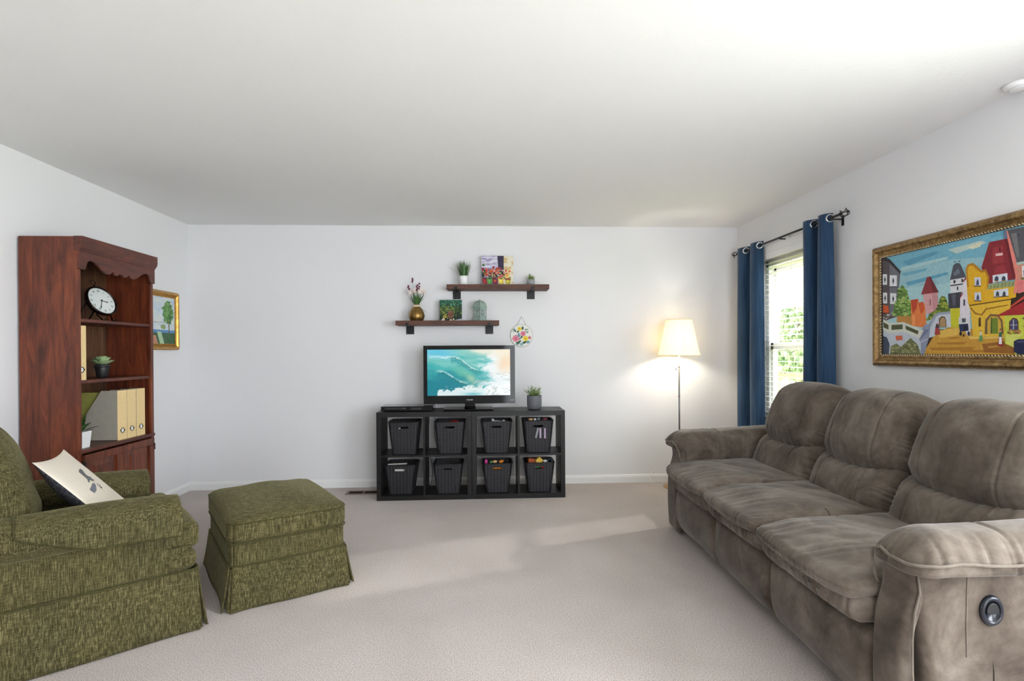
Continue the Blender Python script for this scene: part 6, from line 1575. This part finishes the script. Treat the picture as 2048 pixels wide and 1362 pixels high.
# arms: s = +1 outer side towards +y (far arm), -1 near arm
def sofa_arm(yi, yo, s, lever):
    wd = abs(yo - yi); yc = (yi + yo) / 2
    root = obj('armrest', shift(rbox('armrest', (.94, wd, .56), .03, (30, 8, 20), 3, lambda P, c: (P.__setitem__((slice(None), 0), P[:, 0] + .035 * groove(c[:, 2], -.2, .5) * (c[:, 0] < -.5)), P)[1]), (-.04, yc, .31)), M_suede, sofa)
    # arched front panel
    me = rbox('arm_front_panel', (.05, wd + .006, .58), .024, (2, 12, 30), 3, lambda P, c: (P.__setitem__((slice(None), 0), P[:, 0] - .016 * np.cos(c[:, 2] * 1.3) + .03 * groove(c[:, 2], .75, .3)), P.__setitem__((slice(None), 1), P[:, 1] * (1 - .12 * groove(c[:, 2], .15, .35)) ), P)[2])
    obj('arm_front_panel', shift(me, (-.512, yc - s * .004, .305)), M_suede, root)
    yin = yi - s * .020; you = yo + s * .062; W_ = abs(you - yin); ycp = (yin + you) / 2; x0, x1 = -.558, .40; sd = 50 + int(s)
    def f_pad(P, c):
        o = s * c[:, 1]; cx_, cz_ = c[:, 0], c[:, 2]      # o = +1 outside
        low = smoothstep(.34, .14, cz_)
        P[:, 1] -= s * .085 * low * smoothstep(.0, .8, o); P[:, 0] += .060 * low * smoothstep(-.75, -1, cx_) * smoothstep(-1.3, -.7, o)
        P[:, 2] += .018 * (1 - o ** 2) * smoothstep(0, 1, cz_) - .030 * smoothstep(-.72, -1.0, cx_) * smoothstep(0, 1, cz_) + .012 * np.sin(cx_ * 2.2) * smoothstep(0, 1, cz_)
        hi = smoothstep(.3, .7, cz_)
        g_ = gath(P[:, 0], sd, 52); P[:, 1] += s * .0075 * g_ * smoothstep(.4, 1, o) * hi; P[:, 2] += .0035 * g_ * smoothstep(.1, .9, o) * hi
        P[:, 1] -= s * .005 * gath(P[:, 0], sd + 3, 48) * smoothstep(-.3, -1, o) * -1 * .8
        g2 = gath(P[:, 1], sd + 2, 90); P[:, 0] -= .007 * g2 * smoothstep(-.86, -1, cx_) * hi; P[:, 2] += .003 * g2 * smoothstep(-.75, -.95, cx_) * hi
        P[:, 2] -= .006 * groove(P[:, 0], -.17, .008) * smoothstep(0, 1, cz_); P[:, 1] -= s * .006 * groove(P[:, 0], -.17, .008) * smoothstep(.6, 1, np.abs(o)) * np.sign(o)
        return P
    me = rbox('arm_pad', (x1 - x0, W_, .30), .078, (150, 22, 16), 6, f_pad)
    pad = obj('arm_pad', shift(me, ((x0 + x1) / 2, ycp, .545)), M_suede, root)
    bm = BM(); zl = .624; pts = [(x1 - .02, you + s * .001, zl + .005)]
    for k in range(26): pts.append((x1 - .05 - k * (x1 - x0 - .12) / 25, you + s * .002 + .002 * math.sin(k * 1.7), zl + .004 * math.sin(k * .9)))
    for k in range(1, 7): q = k / 7 * PI / 2; pts.append((x0 + .065 - math.sin(q) * .062, you - s * .062 * (1 - math.cos(q)), zl - .010 * k / 7))
    pts += [(x0 + .001, ycp, zl - .006), (x0 + .001, yin + s * .075, zl + .006), (x0 + .008, yin + s * .03, zl - .01), (x0 + .022, yin + s * .006, zl - .05), (x0 + .035, yin + s * .001, zl - .11), (x0 + .06, yin, zl - .17)]
    obj('piping', tube(bm, pts, .0048, 8), M_welt, root)
    if lever:
        cxl, czl = 1.548 - 1.83, .464; M = Matrix.Translation((cxl, yo + s * .001, czl)) @ Matrix.Rotation(PI / 2, 4, 'X') @ Matrix.Diagonal((.6, .78, .8, 1))
        lv = obj('recline_lever', lathe(BM(), [(.0, 0), (.060, 0), (.060, .004), (.054, .012), (.046, .014), (.040, .010), (.038, .002), (.0, .002)], 48, M=M), plain('navy_black_plastic', (24, 28, 38), .25), root)
        bm = BM(); prism(bm, [(.034 * math.cos(q), .034 * math.sin(q)) for q in np.arange(-.35, PI + .36, .2)], lambda a, b: M @ Vector((a, b, .002)), lambda a, b: M @ Vector((a * .94, b * .94, .013))); obj('lever_handle', bm, M_matblk, lv, bevel=.002)
        bm = BM(); tube(bm, [(cxl - .070, yo - .001, czl + .12), (cxl - .073, yo - .001, czl + .05), (cxl - .075, yo - .001, czl - .04), (cxl - .074, yo - .001, czl - .14)], .0016, 6); obj('side_seam', bm, M_welt, root)
    bm = BM(); tube(bm, [(-.512 + dx, yo + s * .001, z_) for dx, z_ in ((.006, .57), (.012, .52), (-.004, .46), (-.012, .38), (-.012, .28), (-.004, .16), (.0, .05))], .0035, 8); obj('front_seam', bm, M_welt, root)
sofa_arm(-1.075, -1.22, -1, True); sofa_arm(.89, 1.09, 1, False)

# ------------------------------------------------------------------ green chenille armchair and ottoman
def mat_chenille(name, c0, c1, c2, rot=(0, 0, 0)):
    t = NT(name, rough=.9, spec=.15, sheen=.35); t.b.inputs['Sheen Tint'].default_value = srgb(186, 180, 140)
    f1 = t.noise(t.coord((1, 1, .055), rot=rot), 330, 2, .6); f2 = t.noise(t.coord((.14, .14, 1), rot=rot), 260, 2, .6); f3 = t.noise(t.coord(), 4, 4, .5)
    m = t.n('ShaderNodeMath', operation='ADD'); f1s = t.n('ShaderNodeMath', operation='MULTIPLY_ADD'); t.l(f1, f1s.inputs[0]); f1s.inputs[1].default_value = 1.35; f1s.inputs[2].default_value = -.175; f2s = t.n('ShaderNodeMath', operation='MULTIPLY_ADD'); t.l(f2, f2s.inputs[0]); f2s.inputs[1].default_value = .65; f2s.inputs[2].default_value = .175; t.l(f1s.outputs[0], m.inputs[0]); t.l(f2s.outputs[0], m.inputs[1]); m2 = t.n('ShaderNodeMath', operation='MULTIPLY'); t.l(m.outputs[0], m2.inputs[0]); m2.inputs[1].default_value = .5
    a = t.ramp(m2.outputs[0], [(0.33, srgb(c0)), (0.5, srgb(c1)), (0.67, srgb(c2))]); b = t.ramp(f3, [(0.3, (.86, .88, .88, 1)), (0.7, (1.08, 1.06, 1.0, 1))])
    t.base(t.mix(1.0, a, b, 'MULTIPLY')); t.bump(m2.outputs[0], .4, .004); return t.m
M_chen = mat_chenille('green_chenille', (42, 38, 21), (78, 73, 46), (128, 120, 86)); M_chwelt = mat_chenille('green_chenille_welt', (50, 47, 26), (68, 65, 38), (86, 82, 54))
def skirt(parent, x0, x1, y0, y1, z1, flare=.02, sides='FRLB'):
    root = None
    def panel(p0, p1, nx, ny, seed):
        n, m_ = 36, 10; V = []; L = math.hypot(p1[0] - p0[0], p1[1] - p0[1]); dx, dy = (p1[0] - p0[0]) / L, (p1[1] - p0[1]) / L
        for j in range(m_ + 1):
            v = j / m_
            for i in range(n + 1):
                u = i / n; e = flare * v + .004 * v * math.sin(9 * u + seed) + .010 * v * v * (abs(2 * u - 1) ** 8); st = (u - .5) * (L + 2 * flare * .55 * v) + L / 2
                V.append((p0[0] + dx * st + nx * e, p0[1] + dy * st + ny * e, z1 * (1 - v) + .004))
        F = [(j * (n + 1) + i, j * (n + 1) + i + 1, (j + 1) * (n + 1) + i + 1, (j + 1) * (n + 1) + i) for j in range(m_) for i in range(n)]
        me = bpy.data.meshes.new('skirt_panel'); me.from_pydata(V, [], F); me.shade_smooth(); o = obj('skirt_panel', me, M_chen, parent); s_ = o.modifiers.new('s', 'SOLIDIFY'); s_.thickness = .007; s_.offset = 0
    g = .012
    panel((x1, y0 + g), (x1, y1 - g), 1, 0, 1); panel((x0, y0 + g), (x0, y1 - g), -1, 0, 2); panel((x0 + g, y0), (x1 - g, y0), 0, -1, 3); panel((x0 + g, y1), (x1 - g, y1), 0, 1, 4)
    for sx, cx_ in ((-1, x0), (1, x1)):      # inner kick pleats behind the corner gaps
        for sy, cy_ in ((-1, y0), (1, y1)):
            bm = BM(); e = flare; A = [((cx_ - sx * .05), (cy_ - sy * .002)), ((cx_ - sx * .004), (cy_ - sy * .004)), ((cx_ - sx * .002), (cy_ - sy * .05))]; B_ = [((cx_ - sx * .05), (cy_ + sy * e * .7)), ((cx_ + sx * e * .6), (cy_ + sy * e * .6)), ((cx_ + sx * e * .7), (cy_ - sy * .05))]
            up = [bm.verts.new((*p, z1 - .004)) for p in A]; dn = [bm.verts.new((*p, .005)) for p in B_]
            for i in range(2): bm.faces.new((up[i], up[i + 1], dn[i + 1], dn[i]))
            o = obj('kick_pleat', bm, M_chen, parent); s_ = o.modifiers.new('s', 'SOLIDIFY'); s_.thickness = .005
def welt_rect(parent, x0, x1, y0, y1, z, r=.03, rad=.005, zf=None):
    pts = []
    for cx_, cy_, a0 in ((x1 - r, y1 - r, 0), (x0 + r, y1 - r, PI / 2), (x0 + r, y0 + r, PI), (x1 - r, y0 + r, 1.5 * PI)):
        for k in range(7): a = a0 + k / 6 * PI / 2; pts.append((cx_ + r * math.cos(a), cy_ + r * math.sin(a)))
    full = []
    for i, p in enumerate(pts):
        q = pts[(i + 1) % len(pts)]; n = max(1, int(math.hypot(q[0] - p[0], q[1] - p[1]) / .05))
        for k in range(n): full.append((p[0] + (q[0] - p[0]) * k / n, p[1] + (q[1] - p[1]) * k / n))
    obj('welt', tube(BM(), [(a, b, z + (zf(a, b) if zf else 0)) for a, b in full], rad, 8, closed=True), M_chwelt, parent)

ot = empty('ottoman', (-1.195, 3.245, 0), R(32)); tag(ot, 'green chenille ottoman with a pleated skirt in front of the matching armchair', 'ottoman')
OW, OD = .284, .385    # half sizes: x along the side seen in the photo
def f_ott(P, c):
    cx_, cy, cz_ = c[:, 0], c[:, 1], c[:, 2]; top = smoothstep(-.2, .8, cz_)
    P[:, 2] += top * (.042 * (1 - cx_ ** 2) * (1 - cy ** 2) - .008 * (np.abs(cx_) ** 6 + np.abs(cy) ** 6)) + .004 * np.sin(P[:, 0] * 20 + 4 * P[:, 1]) * top * (1 - cx_ ** 2)
    P[:, 0] *= 1 + .012 * (1 - cy ** 2); P[:, 1] *= 1 + .012 * (1 - cx_ ** 2)
    P[:, 0] += .0 ; return P
def rounded_plan(rc):
    def f(P, hx, hy):
        return P
    return f
def soft_block(name, hx, hy, z0, z1, rplan, redge, fn, m, parent, n=(34, 34, 6)):
    """block with large plan corners and softer edges"""
    def g(P, c):
        X, Y = P[:, 0].copy(), P[:, 1].copy(); ix, iy = np.clip(X, -(hx - rplan), hx - rplan), np.clip(Y, -(hy - rplan), hy - rplan); dx, dy = X - ix, Y - iy
        m_ = np.maximum(np.abs(dx), np.abs(dy)); l = np.hypot(dx, dy); k = np.where(l > 1e-9, m_ / np.maximum(l, 1e-9), 1); P[:, 0] = ix + dx * k; P[:, 1] = iy + dy * k
        return fn(P, c) if fn is not None else P
    return obj(name, shift(rbox(name, (2 * hx, 2 * hy, z1 - z0), redge, n, 4, g), (0, 0, (z0 + z1) / 2)), m, parent)
soft_block('body', OW, OD, .03, .325, .05, .02, None, M_chen, ot)
soft_block('top_cushion', OW + .010, OD + .010, .318, .446, .07, .032, f_ott, M_chen, ot)
welt_rect(ot, -OW - .006, OW + .006, -OD - .006, OD + .006, .322, .06, .0055); welt_rect(ot, -OW - .010, OW + .010, -OD - .010, OD + .010, .420, .075, .0045); welt_rect(ot, -OW - .003, OW + .003, -OD - .003, OD + .003, .212, .05, .005)
skirt(ot, -OW - .002, OW + .002, -OD - .002, OD + .002, .207, .024)

ch = empty('armchair', (-1.878, 2.667, 0), R(39)); tag(ch, 'green chenille armchair with a skirt and rolled arms holding a cream throw pillow', 'armchair')
obj('seat_base', shift(rbox('seat_base', (.80, .76, .40), .03, (10, 10, 6), 3), (-.02, 0, .235)), M_chen, ch)
skirt(ch, -.46, .415, -.395, .395, .270, .022); welt_rect(ch, -.46, .418, -.398, .398, .274, .03, .005)
obj('front_rail', shift(rbox('front_rail', (.14, .79, .095), .04, (4, 40, 5), 4), (.345, 0, .318)), M_chen, ch)
def f_tc(P, c):
    cx_, cy, cz_ = c[:, 0], c[:, 1], c[:, 2]; back = smoothstep(.58, .46, cx_)
    P[:, 1] *= 1 - .29 * back
    P[:, 2] += smoothstep(-.2, .8, cz_) * .035 * (1 - cx_ ** 2) * (1 - cy ** 2) ; P[:, 0] += .012 * (1 - cy ** 2) * (cx_ > 0) ; return P
seat = obj('seat_cushion', shift(rbox('seat_cushion', (.70, .77, .118), .035, (60, 40, 5), 4, f_tc), (.075, 0, .424)), M_chen, ch)
bm = BM(); obj('welt', tube(bm, [(.30, -.386, .462), (.36, -.386, .460), (.405, -.372, .458), (.424, -.33, .458), (.434, 0, .460), (.424, .33, .458), (.405, .372, .458), (.36, .386, .460)], .0045, 8), M_chwelt, seat)
bm = BM(); obj('welt', tube(bm, [(.31, -.386, .386), (.36, -.386, .384), (.405, -.372, .382), (.424, -.33, .382), (.434, 0, .382), (.424, .33, .382), (.405, .372, .382), (.36, .386, .384)], .0045, 8), M_chwelt, seat)
def chair_arm(s):
    root = obj('arm', shift(rbox('arm', (.76, .10, .37), .03, (20, 6, 12), 3), (-.07, s * .335, .395)), M_chen, ch)
    def f_roll(P, c):
        P[:, 2] -= .025 * P[:, 0]; P[:, 1] += s * .012 * np.sin(P[:, 0] * 3); P[:, 2] += .006 * np.sin(P[:, 0] * 9); k = smoothstep(.80, 1.0, c[:, 0]); P[:, 1] -= (P[:, 1]) * .10 * k; P[:, 2] -= P[:, 2] * .1 * k; return P
    obj('arm_roll', shift(rbox('arm_roll', (.79, .185, .17), .083, (40, 8, 8), 5, f_roll), (-.065, s * .374, .542)), M_chen, root)
    # fitted arm cover draped over the front of the roll, cut on a slant at the back
    n, m_ = 30, 34; V = []
    for j in range(n + 1):
        for i in range(m_ + 1):
            q = i / m_; ang = R(-58) + q * R(262)     # from the outer bottom over the top to the inner side
            xf = .338; xb = -.215 + .24 * max(0, (.28 - q)) / .28 * 1.0; x = xb + (xf - xb) * j / n; rr = .0915 + (.006 if q < .3 else 0)
            cy_ = s * .372; cz_ = .542 - .025 * (x + .065) + .006 * math.sin((x + .065) * 9); y = cy_ + s * rr * 1.06 * math.cos(ang); z_ = cz_ + rr * 0.98 * math.sin(ang)
            if ang < 0: y = cy_ + s * (rr * 1.06); z_ = cz_ + ang * .072
            V.append((x, y, z_))
    F = [(j * (m_ + 1) + i, j * (m_ + 1) + i + 1, (j + 1) * (m_ + 1) + i + 1, (j + 1) * (m_ + 1) + i) for j in range(n) for i in range(m_)]
    F.append(tuple(n * (m_ + 1) + i for i in range(m_ + 1)))
    me = bpy.data.meshes.new('arm_cover'); me.from_pydata(V, [], F); me.shade_smooth(); o = obj('arm_cover', me, M_chen, root); sd_ = o.modifiers.new('s', 'SOLIDIFY'); sd_.thickness = .006; sd_.offset = -1 if s > 0 else 1
    pts = [V[j * (m_ + 1)] for j in range(n + 1)]; edge = [V[i] for i in range(0, m_ + 1)][::-1] + pts
    obj('cover_hem', tube(BM(), edge, .0035, 6), M_chwelt, root)
chair_arm(-1); chair_arm(1)
TB = R(17)
def f_bf(P, c):
    t_ = np.clip(c[:, 2], 0, 1); P[:, 2] -= .10 * np.abs(c[:, 1]) ** 3 * t_; P[:, 1] *= 1 - .10 * t_ ** 2; return P
obj('backrest', TF(rbox('backrest', (.15, .74, .66), .06, (4, 30, 24), 4, f_bf), Matrix.Translation((-.47, 0, .60)) @ Matrix.Rotation(-TB, 4, 'Y')), M_chen, ch)
def f_bc(P, c):
    cx_, cy, cz_ = c[:, 0], c[:, 1], c[:, 2]; fr = smoothstep(-.5, .6, cx_); ay = np.abs(cy); t_ = np.clip(cz_, 0, 1)
    P[:, 0] += fr * .075 * (1 - ay ** 2.4) * (1 - np.abs(cz_) ** 2.6); P[:, 2] -= .11 * ay ** 3 * t_; P[:, 1] *= 1 - .08 * t_ ** 2
    P[:, 0] += fr * (.008 * gath(P[:, 1], 71, 34) * smoothstep(.35, .95, cz_) + .006 * gath(P[:, 2], 72, 30) * smoothstep(.6, 1, ay))
    P[:, 0] += fr * (.012 * np.sin(P[:, 2] * 26 + 9 * P[:, 1]) * (1 - ay ** 2) * smoothstep(.1, -.8, cz_)); return P
obj('back_cushion', TF(rbox('back_cushion', (.22, .62, .56), .095, (4, 70, 60), 6, f_bc), Matrix.Translation((-.335, 0, .70)) @ Matrix.Rotation(-TB, 4, 'Y')), M_chen, ch)

# throw pillow
Wv = Vector((-.2, .452, -.02)).normalized(); Uv = Vector((-.26, .12, .20)); Uv = (Uv - Wv * Uv.dot(Wv)).normalized(); Nv = Wv.cross(Uv)
PM = Matrix(((Wv.x, Uv.x, Nv.x, -1.845), (Wv.y, Uv.y, Nv.y, 2.695), (Wv.z, Uv.z, Nv.z, .640), (0, 0, 0, 1))) @ Matrix.Diagonal((1.16, .97, 1, 1))
pil = empty('throw_pillow'); pil.matrix_world = PM; tag(pil, 'cream throw pillow with grey printed figures and a dark back lying in the green armchair', 'pillow')
M_linen = plain('cream_linen', (232, 222, 206), .85, nz=.03, nscale=120, bump=.2); M_dk = NT('dark_quilted', rough=.7); vq = M_dk.n('ShaderNodeTexVoronoi', feature='DISTANCE_TO_EDGE'); vq.inputs['Scale'].default_value = 38; M_dk.l(M_dk.coord(), vq.inputs['Vector'])
M_dk.base(M_dk.ramp(vq.outputs['Distance'], [(0.0, srgb(84, 84, 92)), (0.09, srgb(44, 44, 50))])); M_dk = M_dk.m
HP = .215
def ph(a, b): return .022 * max(0, (1 - (a / HP) ** 2)) ** .55 * max(0, (1 - (b / HP) ** 2)) ** .55
def half(name, s, m):
    n = 40; V = []; 
    for j in range(n + 1):
        for i in range(n + 1):
            a, b = -1 + 2 * i / n, -1 + 2 * j / n; a = math.sin(a * PI / 2); b = math.sin(b * PI / 2); k = 1 - .05 * ((1 - a * a) + (1 - b * b)) + .045 * (a * a * b * b)
            V.append((a * HP * (1 - .06 * (1 - b * b)), b * HP * (1 - .10 * (1 - a * a)), (1 if s > 0 else -3.6) * ph(a * HP, b * HP)))
    F = [(j * (n + 1) + i, j * (n + 1) + i + 1, (j + 1) * (n + 1) + i + 1, (j + 1) * (n + 1) + i) for j in range(n) for i in range(n)]
    if s < 0: F = [f[::-1] for f in F]
    me = bpy.data.meshes.new(name); me.from_pydata(V, [], F); me.shade_smooth(); return obj(name, me, m, pil)
half('front_cover', 1, M_linen); half('back_cover', -1, M_dk)
PRINT = [((112, 114, 118), [(-.045, .075), (-.050, .105), (-.040, .108), (-.034, .080), (.0, .085), (.012, .100), (.022, .092), (.034, .098), (.034, .075), (.022, .060), (.020, .040), (-.010, .050), (-.038, .052)]),
 ((112, 114, 118), [(.010, .055), (.020, .055), (.030, .020), (.022, .018)]),
 ((120, 124, 134), [(.044, .060), (.060, .045), (.078, .000), (.082, -.040), (.056, -.046), (.050, .000), (.042, .030)]),
 ((60, 60, 64), [(.056, .078), (.060, .092), (.063, .078)]), ((60, 60, 64), [(.068, .078), (.068, .096), (.072, .096), (.072, .078)]), ((60, 60, 64), [(.076, .076), (.082, .090), (.088, .078), (.082, .072)]), ((60, 60, 64), [(.058, .066), (.086, .068), (.086, .070), (.058, .068)])]

bm = BM(); lay = bm.loops.layers.float_color.new('Col')
for c, pts in PRINT:
    pts = [(-.045 + 1.0 * q_, -1.0 * p_ + .035) for p_, q_ in pts]
    # subdivide by fan so that the print follows the curve
    cx_ = sum(p[0] for p in pts) / len(pts); cy_ = sum(p[1] for p in pts) / len(pts)
    for i in range(len(pts)):
        p, q = pts[i], pts[(i + 1) % len(pts)]; f = bm.faces.new([bm.verts.new((a, b, ph(a, b) + .0022)) for a, b in ((cx_, cy_), p, q)])
        for lp in f.loops: lp[lay] = srgb(c)
obj('printed_figures', bm, painted('pillow_print', .8, strokes=True), pil)
